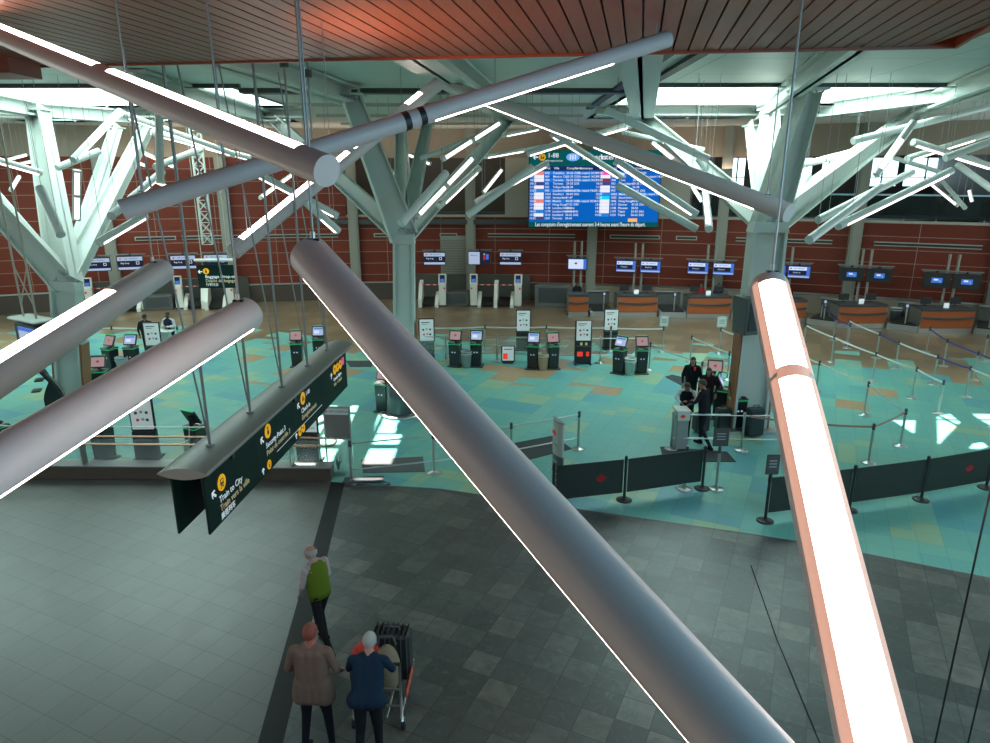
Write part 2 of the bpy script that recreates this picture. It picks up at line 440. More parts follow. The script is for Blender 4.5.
# vertical girders rising from the upper pilasters to the ceiling (Y shaped heads)
# the room behind the upper recess
def room_back():
    b = MB(); b.box((8, 41.6, 4.25), (38, 8, .25), M_DARK); b.build('floor_upper_level', kind='structure')
    # rear facade of the upper level: dark wall with bright window openings
    Yb = 42.0
    wins = [(729, 745, 158, 184), (788, 812, 158, 183), (822, 834, 160, 180), (867, 898, 160, 184), (905, 947, 160, 184), (956, 974, 164, 192)]
    xs = [AT(a, 170, Yb).x for w in wins for a in w[:2]]
    z1, z0 = AT(500, 158, Yb).z, AT(500, 186, Yb).z
    b = MB(); prev = -12.0
    edges = [(-12.0, xs[0])]+[(xs[i*2+1], xs[i*2+2]) for i in range(len(wins)-1)]+[(xs[-1], 27.0)]
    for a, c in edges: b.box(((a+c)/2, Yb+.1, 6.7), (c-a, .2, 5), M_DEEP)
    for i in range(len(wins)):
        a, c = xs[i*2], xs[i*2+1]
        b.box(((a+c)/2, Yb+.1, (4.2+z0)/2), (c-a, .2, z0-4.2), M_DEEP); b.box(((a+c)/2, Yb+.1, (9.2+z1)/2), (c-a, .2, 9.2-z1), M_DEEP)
    b.build('wall_upper_level', kind='structure')
    for i in range(len(wins)):
        a, c = xs[i*2], xs[i*2+1]
        f = MB(); w = c-a
        f.box(((a+c)/2, Yb+.05, (z0+z1)/2), (w, .03, z1-z0), mat('bright_window_glass', (.7, .9, 1), .1, emit=(.60, .90, 1.0), estr=2.4))
        for j in range(1, max(2, int(w/1.1))): f.box((a+w*j/max(2, int(w/1.1)), Yb-.02, (z0+z1)/2), (.06, .08, z1-z0), M_DARK)
        f.box(((a+c)/2, Yb-.02, z0+.5), (w, .08, .05), M_DARK)
        f.build('window_%d' % (i+1), kind='structure')
    wall_ribbon('trim_20', X_REC, px_x(505, 5.5), 4.62, 4.75, M_DARK, off=-.1, n=8)
    # guard glass of the upper level, right of the departures board
    wall_ribbon('window_20', px_x(692, 5), 25.8, 4.7, 5.75, M_DKGLASS, off=.0, n=30)
    wall_ribbon('trim_21', px_x(692, 5), 25.8, 5.75, 5.82, M_STEEL, off=.02, n=30)
room_back()
# side and rear walls, lids
b = MB(); b.box((-26.2, 17.5, 4.6), (.4, 51.5, 9.2), M_RED if False else mat('side_wall', (.10, .045, .035), .5)); b.build('wall_west', kind='structure')
b = MB(); b.box((26.2, 17.5, 4.6), (.4, 51.5, 9.2), mat('side_wall_east', (.13, .12, .11), .5)); b.build('wall_east', kind='structure')
b = MB(); b.box((0, -8.2, 5.5), (52.8, .4, 11), mat('rear_wall', (.10, .085, .075), .6)); b.build('wall_south', kind='structure')
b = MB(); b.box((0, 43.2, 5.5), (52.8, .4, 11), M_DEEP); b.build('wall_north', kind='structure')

# ---- hall ceiling with two skylights
CZ = 9.0
HR = [(4.1, 12.2, 19.6, 25.2), (4.1, 10.2, 27.0, 31.0)]
HL = [(-24.5, -7.3, 19.7, 26.0), (-21.0, -9.0, 28.0, 33.0)]
def ceiling_with_holes():
    holes = HR+HL
    xs = sorted({-26.4, 26.4, *[h[0] for h in holes], *[h[1] for h in holes]}); ys = sorted({7.0, 43.4, *[h[2] for h in holes], *[h[3] for h in holes]})
    b = MB()
    for i in range(len(xs)-1):
        j = 0
        while j < len(ys)-1:
            def hole(jj):
                cx, cy = (xs[i]+xs[i+1])/2, (ys[jj]+ys[jj+1])/2
                return any(h[0] < cx < h[1] and h[2] < cy < h[3] for h in holes)
            if hole(j): j += 1; continue
            k = j
            while k < len(ys)-1 and not hole(k): k += 1
            b.box(((xs[i]+xs[i+1])/2, (ys[j]+ys[k])/2, CZ+.12), (xs[i+1]-xs[i], ys[k]-ys[j], .24), M_CEIL); j = k
    b.build('ceiling', kind='structure')
    n = 30
    for h in holes:      # light wells
        b = MB(); x0, x1, y0, y1 = h; zt = 10.45; zm = (CZ+zt)/2; hh = zt-CZ
        for c, d in ((((x0+x1)/2, y0-.1, zm), (x1-x0+.4, .2, hh)), (((x0+x1)/2, y1+.1, zm), (x1-x0+.4, .2, hh)), ((x0-.1, (y0+y1)/2, zm), (.2, y1-y0, hh)), ((x1+.1, (y0+y1)/2, zm), (.2, y1-y0, hh))):
            b.box(c, d, mat('well_white', (.8, .86, .84), .6))
        b.build('trim_%d' % n, kind='structure')
        g = MB(); g.box(((x0+x1)/2, y1-.02, zm), (x1-x0, .03, hh-.12), M_CLERE); g.build('window_%d' % (n+10), kind='structure')
        g = MB()
        for i in range(1, int((x1-x0)/2.0)): g.box((x0+(x1-x0)*i/int((x1-x0)/2.0), y1-.06, zm), (.07, .06, hh), M_WHITE)
        g.build('trim_%d' % (n+20), kind='structure'); n += 1
ceiling_with_holes()
# luminous glazing of the wells, with gaps added and shaped to throw the sun patches
def glazing(idx, h, clear):
    x0, x1, y0, y1 = h; z = 10.4
    xs = sorted({x0, x1, *[c for q in clear for c in q[:2]]}); ys = sorted({y0, y1, *[c for q in clear for c in q[2:]]})
    b = MB()
    for i in range(len(xs)-1):
        for j in range(len(ys)-1):
            cx, cy = (xs[i]+xs[i+1])/2, (ys[j]+ys[j+1])/2
            if any(q[0] < cx < q[1] and q[2] < cy < q[3] for q in clear): continue
            b.box((cx, cy, z), (xs[i+1]-xs[i], ys[j+1]-ys[j], .04), M_GLAZE)
    o = b.build('window_%d' % idx, kind='structure')
    b = MB(); k = int((x1-x0)/1.4)
    for i in range(1, k): b.box((x0+(x1-x0)*i/k, (y0+y1)/2, z-.1), (.07, y1-y0, .14), M_WHITE)
    b.build('trim_%d' % (idx+40), kind='structure')
SH = SUN_DIR/(-SUN_DIR.z)*10.4           # ground shift of a sun ray through z = 10.4
def sun_gap(x0, x1, y0, y1):                 # sunlit patch on the floor -> gap left for the sun
    return (x0-SH.x, x1-SH.x, y0-SH.y, y1-SH.y)
glazing(30, HR[0], [sun_gap(11.2, 14.9, 16.2, 18.3), sun_gap(12.2, 14.9, 18.4, 19.4), sun_gap(12.6, 14.4, 19.7, 20.6)])
glazing(31, HR[1], [])
glazing(32, HL[0], [sun_gap(-5.6, -2.9, 19.0, 19.6), sun_gap(-5.4, -2.7, 17.3, 18.8), sun_gap(-5.0, -2.5, 16.5, 17.2), sun_gap(-4.8, -2.3, 15.2, 16.2), sun_gap(-4.5, -2.3, 13.4, 14.3)])
glazing(33, HL[1], [])
# girders under the hall ceiling
gi = [80]
def girder(a, c, w=.5, h=.45, m=M_WHITE, kind_h=True):
    a, c = V(a), V(c)
    if kind_h is None: a = a+(a-c).normalized()*3.5
    d = (c-a); L = d.length; M = Matrix.Translation((a+c)/2) @ d.to_track_quat('X', 'Z').to_matrix().to_4x4()
    b = MB(); b.box((0, 0, h/2-.03), (L, w, .06), m, M); b.box((0, 0, -h/2+.03), (L, w, .06), m, M); b.box((0, 0, 0), (L, .08, h), m, M)
    b.build('trim_%d' % (gi[0]+20), kind='structure'); gi[0] += 1
def gpx(x, y, z=8.75): return G(x, y, z)
for (a, b_, w) in (((428, 56), (512, 117), .75), ((641, 56), (643, 113), .75), ((846, 48), (757, 116), .34), ((990, 80), (918, 108), .5), ((240, 60), (350, 96), .6), ((195, 97), (276, 120), .5), ((0, 103), (38, 110), .5), ((38, 110), (150, 118), .5)):
    girder(gpx(*a), gpx(*b_), w, kind_h=None)
girder((3.6, 26.1, 8.95), (13, 26.1, 8.95), .9, .5); girder((-24.5, 27.0, 8.95), (-7, 27.0, 8.95), 1.0, .5)
girder((12.9, 19.0, 8.9), (11.4, 26.6, 8.9), .45, .5)
# dark reveals between the ceiling bands
b = MB(); b.box((-1.6, 20.6, CZ-.06), (11.0, .45, .12), M_DARK); b.build('trim_70', kind='structure')
b = MB(); b.box((3.35, 19.5, CZ-.04), (.22, 13.0, .08), M_BLACK); b.build('trim_71', kind='structure')
b = MB(); b.box((4.0, 16.5, CZ-.04), (.22, 5.0, .08), M_BLACK); b.build('trim_72', kind='structure')
b = MB(); b.box((10, 19.35, CZ-.05), (12.4, .16, .10), M_DARK); b.build('trim_73', kind='structure')
b = MB(); b.box((-14.5, 19.5, CZ-.05), (15.5, .16, .10), M_DARK); b.build('trim_74', kind='structure')
# lower steel bands across the creamy ceiling at the back
for q, yy in enumerate((24.6, 29.0, 33.5)):
    b = MB(); b.box((-1.8, yy, CZ-.05), (10.6, .18, .1), M_CREAM); b.build('trim_%d' % (75+q), kind='structure')

# ---- timber slat soffit over the viewer
SZ = 7.8
def soffit():
    edge = [G(-120, 72, SZ), G(0, 66, SZ), G(25, 66, SZ), G(500, 55.5, SZ), G(956, 46, SZ), G(1010, 12, SZ)]
    d = V((math.sin(math.radians(11.5)), math.cos(math.radians(11.5)), 0)); nx = V((d.y, -d.x, 0))
    E = [(p.x, p.y) for p in edge]
    def far(t):           # distance along d until the edge polyline, for lateral offset t
        best = None
        for (ax, ay), (bx, by) in zip(E[:-1], E[1:]):
            a_t = ax*nx.x+ay*nx.y; b_t = bx*nx.x+by*nx.y
            if (a_t-t)*(b_t-t) <= 0 and abs(a_t-b_t) > 1e-6:
                f = (t-a_t)/(b_t-a_t); s = (ax+(bx-ax)*f)*d.x+(ay+(by-ay)*f)*d.y
                best = s if best is None else min(best, s)
        return best
    root = empty('slatted_soffit', (0, 4, SZ), 0, 'reddish wood slat soffit over the foreground, edge cutting across the top', 'ceiling panel')
    pitch = .137; t = -11.0; k = 0
    inv = Matrix.Translation((0, -4, -SZ))
    b = MB(); cnt = 0
    while t < 8.6:
        f0, f1 = far(t+.008), far(t+pitch-.008)
        if f0 is not None and f1 is not None:
            q = [nx*(t+.008)+d*(-7), nx*(t+pitch-.008)+d*(-7), nx*(t+pitch-.008)+d*(f1-.02), nx*(t+.008)+d*(f0-.02)]
            b.prism([(p.x, p.y) for p in q], SZ, SZ+.03, M_PLANK, inv)
        t += pitch
    b.build('wood_slats', root)
    b = MB(); P = [V((x, y, SZ)) for x, y in E]
    b.prism([(p.x, p.y) for p in P]+[(11, -8), (-14, -8)], SZ+.1, SZ+.16, M_BLACK, inv)
    b.build('backing_board', root)
    b = MB()
    for p, q in zip(P[:-1], P[1:]):
        dd = q-p; M = inv @ Matrix.Translation((p+q)/2+V((0, 0, .06))) @ dd.to_track_quat('X', 'Z').to_matrix().to_4x4()
        b.box((0, 0, 0), (dd.length+.03, .035, .16), mat('soffit_edge', (.30, .07, .035), .4), M)
    b.build('edge_trim', root)
    b = MB(); b.prism([(p.x, p.y+.02) for p in P]+[(11, -8), (-14, -8)], SZ+.2, SZ+1.2, M_DARK); b.build('ceiling_foreground', kind='structure')
    b = MB(); c = G(4, 60, SZ); b.box((c.x-.5, c.y+.0, SZ-.04), (1.4, .5, .22), mat('soffit_box', (.22, .05, .03), .4)); b.build('trim_78', kind='structure')
soffit()

# ------------------------------------------------------------------ branching steel columns
def orient(a, c, roll=0.0):
    d = c-a; return Matrix.Translation(a) @ d.to_track_quat('Z', 'Y').to_matrix().to_4x4() @ Matrix.Rotation(roll, 4, 'Z')
def frame(a, c):
    z = (c-a).normalized(); y = V((0, -1, 0)); y = (y-z*y.dot(z)).normalized(); x = y.cross(z); M = Matrix.Identity(4)
    for i in range(3): M[i][0], M[i][1], M[i][2], M[i][3] = x[i], y[i], z[i], a[i]
    return M
def tree(name_label, base, fork, tops, tw, clad):
    root = empty('branching_column', base, 0, name_label, 'column', 'branching steel columns')
    inv = Matrix.Translation(-V(base))
    fk = V(fork); bs = V(base)
    b = MB(); L = (fk-bs).length
    M = inv @ frame(bs, fk)
    d = tw*.55
    for sx in (-1, 1):       # two flanges and a web: a tapered built-up section
        b.add([V((sx*tw*.5, -d/2, 0)), V((sx*(tw*.5-.07), -d/2, 0)), V((sx*(tw*.5-.07), d/2, 0)), V((sx*tw*.5, d/2, 0)),
               V((sx*tw*.46, -d/2, L)), V((sx*(tw*.46-.07), -d/2, L)), V((sx*(tw*.46-.07), d/2, L)), V((sx*tw*.46, d/2, L))],
              [(0, 1, 2, 3), (4, 5, 6, 7), (0, 1, 5, 4), (1, 2, 6, 5), (2, 3, 7, 6), (3, 0, 4, 7)], M_WHITE, False, M)
    b.box((0, 0, L/2), (tw*.9, .1, L), M_WHITE, M)
    b.box((0, -d*.36, L/2), (tw*.62, .04, L), M_WHITE, M)
    b.box((0, 0, L-.02), (tw*.98, d*1.04, .26), M_WHITE, M, taper=.9); b.box((0, 0, .04), (tw*1.5, d*2, .08), M_STEEL, M)
    b.build('trunk', root)
    if clad:
        for sx in (-1, 1):
            b = MB(); b.box((sx*(tw*.5+.03), 0, L*.27), (.05, d*.96, L*.54), M_WOODTRIM, M); b.box((sx*(tw*.5+.03), 0, L*.54), (.06, d, .05), M_STEEL, M)
            b.build('wood_cladding', root)
    for (T, w, roll) in tops:
        T = V(T); Lb = (T-fk).length; M = inv @ frame(fk, T) @ Matrix.Rotation(roll, 4, 'Z'); b = MB()
        h0, h1 = w*1.25, w*.8
        for sx in (-1, 1):
            b.add([V((sx*h0*.5, -w*.42, 0)), V((sx*(h0*.5-.04), -w*.42, 0)), V((sx*(h0*.5-.04), w*.42, 0)), V((sx*h0*.5, w*.42, 0)),
                   V((sx*h1*.5, -w*.42, Lb)), V((sx*(h1*.5-.04), -w*.42, Lb)), V((sx*(h1*.5-.04), w*.42, Lb)), V((sx*h1*.5, w*.42, Lb))],
                  [(0, 1, 2, 3), (4, 5, 6, 7), (0, 1, 5, 4), (1, 2, 6, 5), (2, 3, 7, 6), (3, 0, 4, 7)], M_WHITE, False, M)
        b.add([V((-h0*.5, -.03, 0)), V((h0*.5, -.03, 0)), V((h0*.5, .03, 0)), V((-h0*.5, .03, 0)),
               V((-h1*.5, -.03, Lb)), V((h1*.5, -.03, Lb)), V((h1*.5, .03, Lb)), V((-h1*.5, .03, Lb))],
              [(0, 1, 2, 3), (4, 5, 6, 7), (0, 1, 5, 4), (1, 2, 6, 5), (2, 3, 7, 6), (3, 0, 4, 7)], M_WHITE, False, M)
        br = b.build('branch', root)
        c = MB(); tp = inv @ T; c.box((tp.x, tp.y, tp.z), (w*1.25, w*1.25, .05), M_WHITE)
        for i in range(4): c.cyl((tp.x-w*.4+i*w*.27, tp.y-w*.5, tp.z-.03), (tp.x-w*.4+i*w*.27, tp.y-w*.5, tp.z-.09), .025, M_STEEL, n=6)
        c.build('cap_plate', br)
TZ = 8.72
bR = G(746, 428); fR = AT(768, 226, bR.y)
tree('white branching steel column beside the front staff podium, under the bright skylight', bR, fR,
     [(AT(752, 126, 25.2), .42, 0), (G(770, 109, TZ), .50, 0), (G(808, 90, TZ), .62, .4), (G(917, 112, TZ), .50, .2), (G(641, 114, TZ), .46, -.2)], .92, True)
bC = G(405, 412); fC = AT(404, 238, bC.y)
tree('white branching steel column in the middle of the hall, shaded cream branches', bC, fC,
     [(G(350, 95, TZ), .60, .3), (AT(401, 128, 27), .42, 0), (AT(427, 126, 26), .40, 0), (G(513, 116, TZ), .40, 0), (AT(276, 121, 23), .40, 0)], .62, True)
bL = G(74, 404); fL = AT(66, 285, bL.y)
tree('white branching steel column at the far left beside the hanging screen', bL, fL,
     [(G(37, 110, TZ), .62, 0), (G(116, 128, TZ-.1), .46, 0), (G(152, 118, TZ), .44, .2), (AT(-75, 130, 20), .55, .3), (AT(-40, 158, 24), .44, 0)], .80, True)

# ------------------------------------------------------------------ suspended light tubes
def tube(p0, p1, dia, label, name='light_tube', lens=None, segs=((.04, .96),), alpha=0.0, down=True, body=None, strip=None, half=38, cable=(.08, .92), ztop=CZ, group=None, n=20, cabr=.008, cat='light tube'):
    p0, p1 = V(p0), V(p1); a = (p1-p0).normalized(); mid = (p0+p1)/2; R = dia/2
    body = body or M_TUBE_W; strip = strip or M_STRIP_S
    n0 = V((0, 0, CAM_H))-mid; n0 = (n0-a*n0.dot(a)).normalized(); s = a.cross(n0)
    if (s.z > 0) == down: s = -s
    al = math.radians(alpha); dr = n0*math.cos(al)+s*math.sin(al); q = a.cross(dr)
    L = (p1-p0).length; h = L/2
    root = empty(name, mid, 0, label, cat, group)
    def ring(t, r, th0, th1, k): return [a*t+(dr*math.cos(th0+(th1-th0)*i/k)+q*math.sin(th0+(th1-th0)*i/k))*r for i in range(k+1)]
    b = MB(); g = math.radians(half); k = n
    r0, r1 = ring(-h, R, g, 2*PI-g, k), ring(h, R, g, 2*PI-g, k)
    b.add(r0+r1, [(i, i+1, k+2+i, k+1+i) for i in range(k)], body, True)
    # shallow channel that holds the diffuser, and solid tube outside the lit lengths
    last = -h
    spans = [(-h+L*u, -h+L*w) for u, w in segs]
    gaps = []; cur = -h
    for u, w in spans: gaps.append((cur, u)); cur = w
    gaps.append((cur, h))
    for u, w in gaps:
        if w-u < 1e-4: continue
        e0, e1 = ring(u, R, -g, g, 6), ring(w, R, -g, g, 6)
        b.add(e0+e1, [(i, i+1, 8+i, 7+i) for i in range(6)], M_SPILL if (lens and u > -h and w < h) else body, True)  # gap between lit lengths glows too, strip spill painted on the body
    for t, f in ((-h, 1), (h, 0)):
        e = ring(t, R, 0, 2*PI, n)[:-1]; b.add(e, [tuple(range(n))], body, False)
    for u, w in spans:
        for t in (u, w):
            e = ring(t, R, -g, g, 6); b.add(e, [tuple(range(7))], body, False)
    b.build('tube_body', root)
    for u, w in spans:
        st = MB(); e0, e1 = ring(u, R*.97, -g, g, 6), ring(w, R*.97, -g, g, 6)
        st.add(e0+e1, [(i, i+1, 8+i, 7+i) for i in range(6)], strip, True); dfo = st.build('light_diffuser', root)
        if lens:      # bands beside the strip, its light spill painted on as weak emission
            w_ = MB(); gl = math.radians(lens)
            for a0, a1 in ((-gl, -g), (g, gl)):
                e0, e1 = ring(u-.03, R*1.004, a0, a1, 4), ring(w+.03, R*1.004, a0, a1, 4); w_.add(e0+e1, [(i, i+1, 6+i, 5+i) for i in range(4)], M_SPILL, True)
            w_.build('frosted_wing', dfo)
    for f in cable:
        P = a*(-h+L*f); up = V((P.x, P.y, ztop-mid.z))
        c = MB(); c.cyl(P+V((0, 0, R*.9)), up, cabr, M_CABLE, n=6, caps=False)
        if dia > .2 and name == 'large_light_tube':
            c.cyl(P+V((0, 0, R*.9)), P+V((0, 0, R+.05)), .016, M_STEEL, n=8); c.box((P.x, P.y, P.z+R*.97), (.07, .03, .03), M_BLACK)
        c.build('suspension_cable', root)
    return root
M_SPILL = mat('frosted_wing', (.75, .5, .42), .4, emit=(1.0, .50, .36), estr=.55)  # peach emission imitating strip light spilling over the tube body
def D(w, dia=.25): return FPX*dia/w          # depth at which the tube shows w pixels wide
def big(e0, w0, e1, w1, label, **kw):
    return tube(AD(*e0, D(w0)), AD(*e1, D(w1)), .25, label, name='large_light_tube', body=M_TUBE, strip=M_STRIP, ztop=SZ, n=40, **kw)
big((310, 256), 41, (790, 800), 86, 'grey light tube crossing the middle of the picture down to the bottom edge', segs=((.05, .99),), alpha=101, half=30, cable=(.02,))
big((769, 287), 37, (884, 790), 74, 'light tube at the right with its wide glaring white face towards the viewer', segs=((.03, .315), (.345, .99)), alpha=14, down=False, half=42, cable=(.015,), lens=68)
big((247, 314), 34, (-70, 508), 62, 'pinkish light tube at lower left ending above the hanging sign', segs=((.04, .98),), alpha=93, down=True, half=30, cable=(.04,))
big((161, 271), 25, (-60, 413), 44, 'light tube at far left with a lit upper face and unlit upper end', segs=((.34, .98),), alpha=52, down=False, half=25, cable=(.05,))
tube(AD(327, 171, 2.95), AD(-12, 29, 4.9), .14, 'light tube from the top left corner whose round end cap faces the viewer', name='large_light_tube', body=M_TUBE, strip=M_STRIP, ztop=SZ, n=40, segs=((.046, .506), (.548, .98)), alpha=56, down=False, half=26, cable=(.03,), cabr=.005)
tube(AD(122, 210, 4.0), AD(668, 39, 5.25), .12, 'longest upper light tube rising to the right with two black bands', name='large_light_tube', body=M_TUBE, strip=M_STRIP, ztop=SZ, n=32, segs=((.50, .866),), alpha=80, down=True, half=26, cable=(.03, .97), cabr=.005)
big((233, 252), 16, (438, 84), 13, 'light tube rising from left to right behind the round end cap', segs=((.041, .38), (.457, .514), (.538, .704), (.82, .90)), alpha=46, down=False, half=27, cable=(.06, .9))
big((437, 81), 11.5, (789, 213), 19, 'brownish light tube descending to the right in front of the departures board', segs=((.207, .548), (.582, .947)), alpha=88, down=True, half=28, cable=(.05, .96))
def bands():
    p0, p1 = AD(122, 210, 4.0), AD(668, 39, 5.25); a = (p1-p0).normalized(); par = [o for o in COL.objects if o.get('label', '').startswith('longest upper')][0]
    for f in (.452, .480):
        P = p0+(p1-p0)*f-par.location; b = MB(); b.cyl(P-a*.022, P+a*.022, .0615, M_BLACK, n=32); b.build('black_band', par)
bands()
# hall tubes: x0, y0, x1, y1, end depths (m), alpha, down, lit spans, label
F = ((.05, .95),); FL = ((.04, .47), (.53, .96)); NO = ()
SMALL = [
 (73,160,120,111, 19,21, 60,1, F, 'slim tube rising to the right near the left column crown'),
 (57,168,99,151, 20,21, 60,1, NO, 'short unlit tube crossing the left column'),
 (77,170,76.5,220, 17,17.5, 4,1, FL, 'upright tube with lit face hanging in front of the left column'),
 (40,188,61,235, 16,15.5, 70,1, NO, 'unlit grey tube tilting down against the left column trunk'),
 (-14,157,42,173, 19,20, 60,1, F, 'lit tube entering from the left edge of the picture'),
 (11,190,19,177, 24,26, 10,1, F, 'tiny bright tube at the far left edge'),
 (111,216,162,172, 16,19, 78,1, ((.45,.8),), 'white tube ending just left of the banded large tube'),
 (155,167,201,149, 20,22, 60,1, NO, 'slim white tube beyond the banded large tube, at its left end'),
 (98,243,146,215, 16,17, 66,1, F, 'lit tube just below the end of the banded large tube'),
 (159,109,160,183, 18,18, 60,1, NO, 'thin unlit grey tube hanging upright at upper left'),
 (123,114,235,155, 20,22, 74,1, F, 'long thin lit tube descending right below the top left tube'),
 (151,132,250,158, 21,23, 76,1, FL, 'thin tube running under the long thin lit tube at upper left'),
 (7,160,26,155, 30,31, 10,1, F, 'distant lit tube against the red wall at far left'),
 (19,164,39,160, 31,31, 10,1, F, 'second distant lit tube against the red wall at far left'),
 (142,152,174,167, 27,28, 30,1, F, 'distant lit tube between the left column and the steel truss'),
 (133,161,146,166, 30,30, 10,1, F, 'small distant lit tube right of the left column crown'),
 (147,178,168,187, 28,28, 20,1, F, 'distant lit tube behind the banded tube end'),
 (256,173,338,216, 17,18, 70,1, F, 'lit tube descending right in front of the red wall behind the sign rods'),
 (305,201,338,231, 16,17, 66,1, ((.5,.95),), 'white tube whose lower end hangs beside the top of the big grey tube'),
 (260,198,293,174, 25,27, 20,1, FL, 'small lit tube rising to the right on the red wall left of centre'),
 (231,155,251,157, 26,26, 20,1, F, 'short lit tube above the red wall left of centre'),
 (389,210,395,178, 22,22, 6,1, F, 'short bright upright tube left of the central column'),
 (376,161,414,186, 22,23, 40,1, F, 'thin lit tube left of the central column fork'),
 (408,154,431,164, 24,24, 20,1, F, 'thin lit tube between the central column uprights'),
 (421,158,470,139, 22,23, 50,1, NO, 'thin unlit tube right of the central column'),
 (442,159,500,122, 21,22, 20,1, FL, 'lit tube rising right above the longest central branch'),
 (401,224,446,173, 16,17, 80,1, NO, 'unlit tube with a round end right of the central column fork'),
 (416,217,473,157, 19,20, 14,1, FL, 'lit tube lying along the longest central branch'),
 (439,206,479,168, 19,20, 70,1, ((.1,.9),), 'tube below and right of the longest central branch'),
 (468,215,532,167, 18,18.5, 74,1, NO, 'unlit tube with a round end left of the departures board'),
 (475,203,548,163, 20,20, 70,1, F, 'lit tube crossing the left edge of the departures board'),
 (483,193,502,169, 23,23, 10,1, F, 'short bright tube in front of the dark recess'),
 (484,157,547,146, 23,24, 60,1, ((.05,.6),), 'nearly level lit tube above the dark recess'),
 (527,154,576,139, 20,20, 66,1, F, 'nearly level tube touching the upper left corner of the departures board'),
 (572,141,631,125, 20,21, 60,1, ((.1,.9),), 'nearly level tube just above the departures board'),
 (470,142,541,128, 24,25, 60,1, ((.5,.95),), 'faint level tube under the ceiling left of the departures board'),
 (606,110,708,159, 17,18, 70,1, NO, 'long unlit tube descending right above the departures board'),
 (622,132,704,150, 22,22, 60,1, ((.5,.9),), 'thin tube crossing behind the long unlit tube'),
 (551,133,623,178, 20,20, 70,1, F, 'thin tube with lit lower edge across the board header'),
 (615,160,697,215, 17,17, 66,1, F, 'lit tube descending right across the right half of the departures board'),
 (617,185,697,229, 18,18, 100,1, NO, 'unlit white tube across the lower right of the departures board'),
 (705,190,709,229, 19,17, 5,1, F, 'bright upright tube right of the departures board'),
 (692,186,702,202, 24,24, 10,1, F, 'short lit tube between the board and the right column'),
 (652,142,673,159, 25,25, 20,1, F, 'short lit tube above the right end of the departures board'),
 (698,158,712,178, 20,20, 90,1, NO, 'short white tube left of the right column branches'),
 (853,141,987,107, 19,20, 100,1, NO, 'long white tube rising to the upper right corner'),
 (802,165,861,150, 21,21, 100,1, NO, 'slim white tube behind the right column branch'),
 (809,240,880,187, 15,17, 100,1, NO, 'white tube with round end hanging lowest at right'),
 (818,220,912,172, 17,19, 100,1, NO, 'white tube crossing just behind the lowest right tube'),
 (838,226,951,171, 16,18, 66,1, F, 'long tube with lit lower edge in front of the upper windows'),
 (876,175,914,122, 18,18, 8,1, ((.1,.65),), 'steep tube with lit face above the lowest right tubes'),
 (913,142,992,167, 19,20, 56,1, FL, 'lit tube descending to the right edge'),
 (907,159,988,134, 20,21, 66,1, ((.05,.8),), 'thin lit tube rising to the right edge'),
 (945,158,1000,138, 18,18, 100,1, NO, 'white tube reaching the right edge below the thin lit tube'),
 (894,158,940,172, 24,24, 90,1, NO, 'thin dark tube across the upper windows'),
 (941,180,965,208, 26,24, 90,1, NO, 'unlit tube hanging steeply at far right'),
 (931,184,958,206, 30,29, 10,1, F, 'fine lit tube low in front of the upper level'),
 (969,157,1000,170, 22,22, 30,1, F, 'short lit tube at the right edge'),
 (969,190,972,202, 28,28, 10,1, F, 'tiny upright lit tube at the far right'),
 (958,165,1000,195, 22,20, 90,1, NO, 'slim unlit tube leaving at the right edge'),
 (791,206,808,175, 18,19, 90,1, NO, 'short white tube tucked behind the right column'),
 (796,204,859,150, 19.5,21, 8,1, FL, 'lit tube lying along the rightmost column branch'),
]
for (x0, y0, x1, y1, d0, d1, al, dn, sg, lab) in SMALL:
    p0, p1 = AD(x0, y0, d0), AD(x1, y1, d1)
    steep = abs((p1-p0).normalized().z) > .85
    tube(p0, p1, .15 if min(d0, d1) > 21.5 else .20, lab, segs=sg, alpha=al, down=bool(dn), cable=(.5,) if steep else (.1, .9), group='suspended light tubes over the hall', n=10, cabr=.006, half=34)

# made-up can lamp for the warm soffit glow, hidden behind a tube cap
def added_uplight():
    c = AD(325, 172, 5.4); r = empty('uplight', c, 0, 'small can uplight hanging behind the round tube end, washing the soffit orange', 'uplight')
    b = MB(); b.cyl((0, 0, -.08), (0, 0, .04), .045, M_BLACK, n=14); b.build('can', r); b = MB(); b.cyl((.05, 0, 0), (.05, 0, SZ-c.z), .004, M_CABLE, n=5); b.build('suspension_cable', r)
    l = light('uplight_lamp', 'SPOT', c+V((0, 0, .06)), 190, (1.0, .42, .20), target=c+V((.85, .25, 1))); l.data.spot_size = math.radians(125); l.data.spot_blend = 1; l.data.shadow_soft_size = .03
added_uplight()
# hanging cables near the viewer at the right
for (x, y, z, lab) in ((935, 743, 3.1, 'thin dark cable hanging at far right, left one of the pair'), (968, 743, 3.3, 'thin dark cable hanging at far right, right one of the pair')):
    p = AD(x-20 if False else x, y, z); b = MB(); b.cyl((0, 0, -2.0), (0, 0, SZ-p.z), .0045, M_BLACK, n=6); tag(b.build('hanging_cable', loc=p), lab, 'cable')
# slack cable lying on the slate
g0, g1 = G(751, 566), G(822, 748)
b = MB(); b.path([(0, 0, .006), tuple((g1-g0)*.5+V((-.04, 0, .006))), tuple(g1-g0+V((0, 0, .006)))], .008, M_BLACK, n=6); tag(b.build('floor_cable', loc=g0), 'thin dark cable lying across the slate floor at lower right', 'cable')
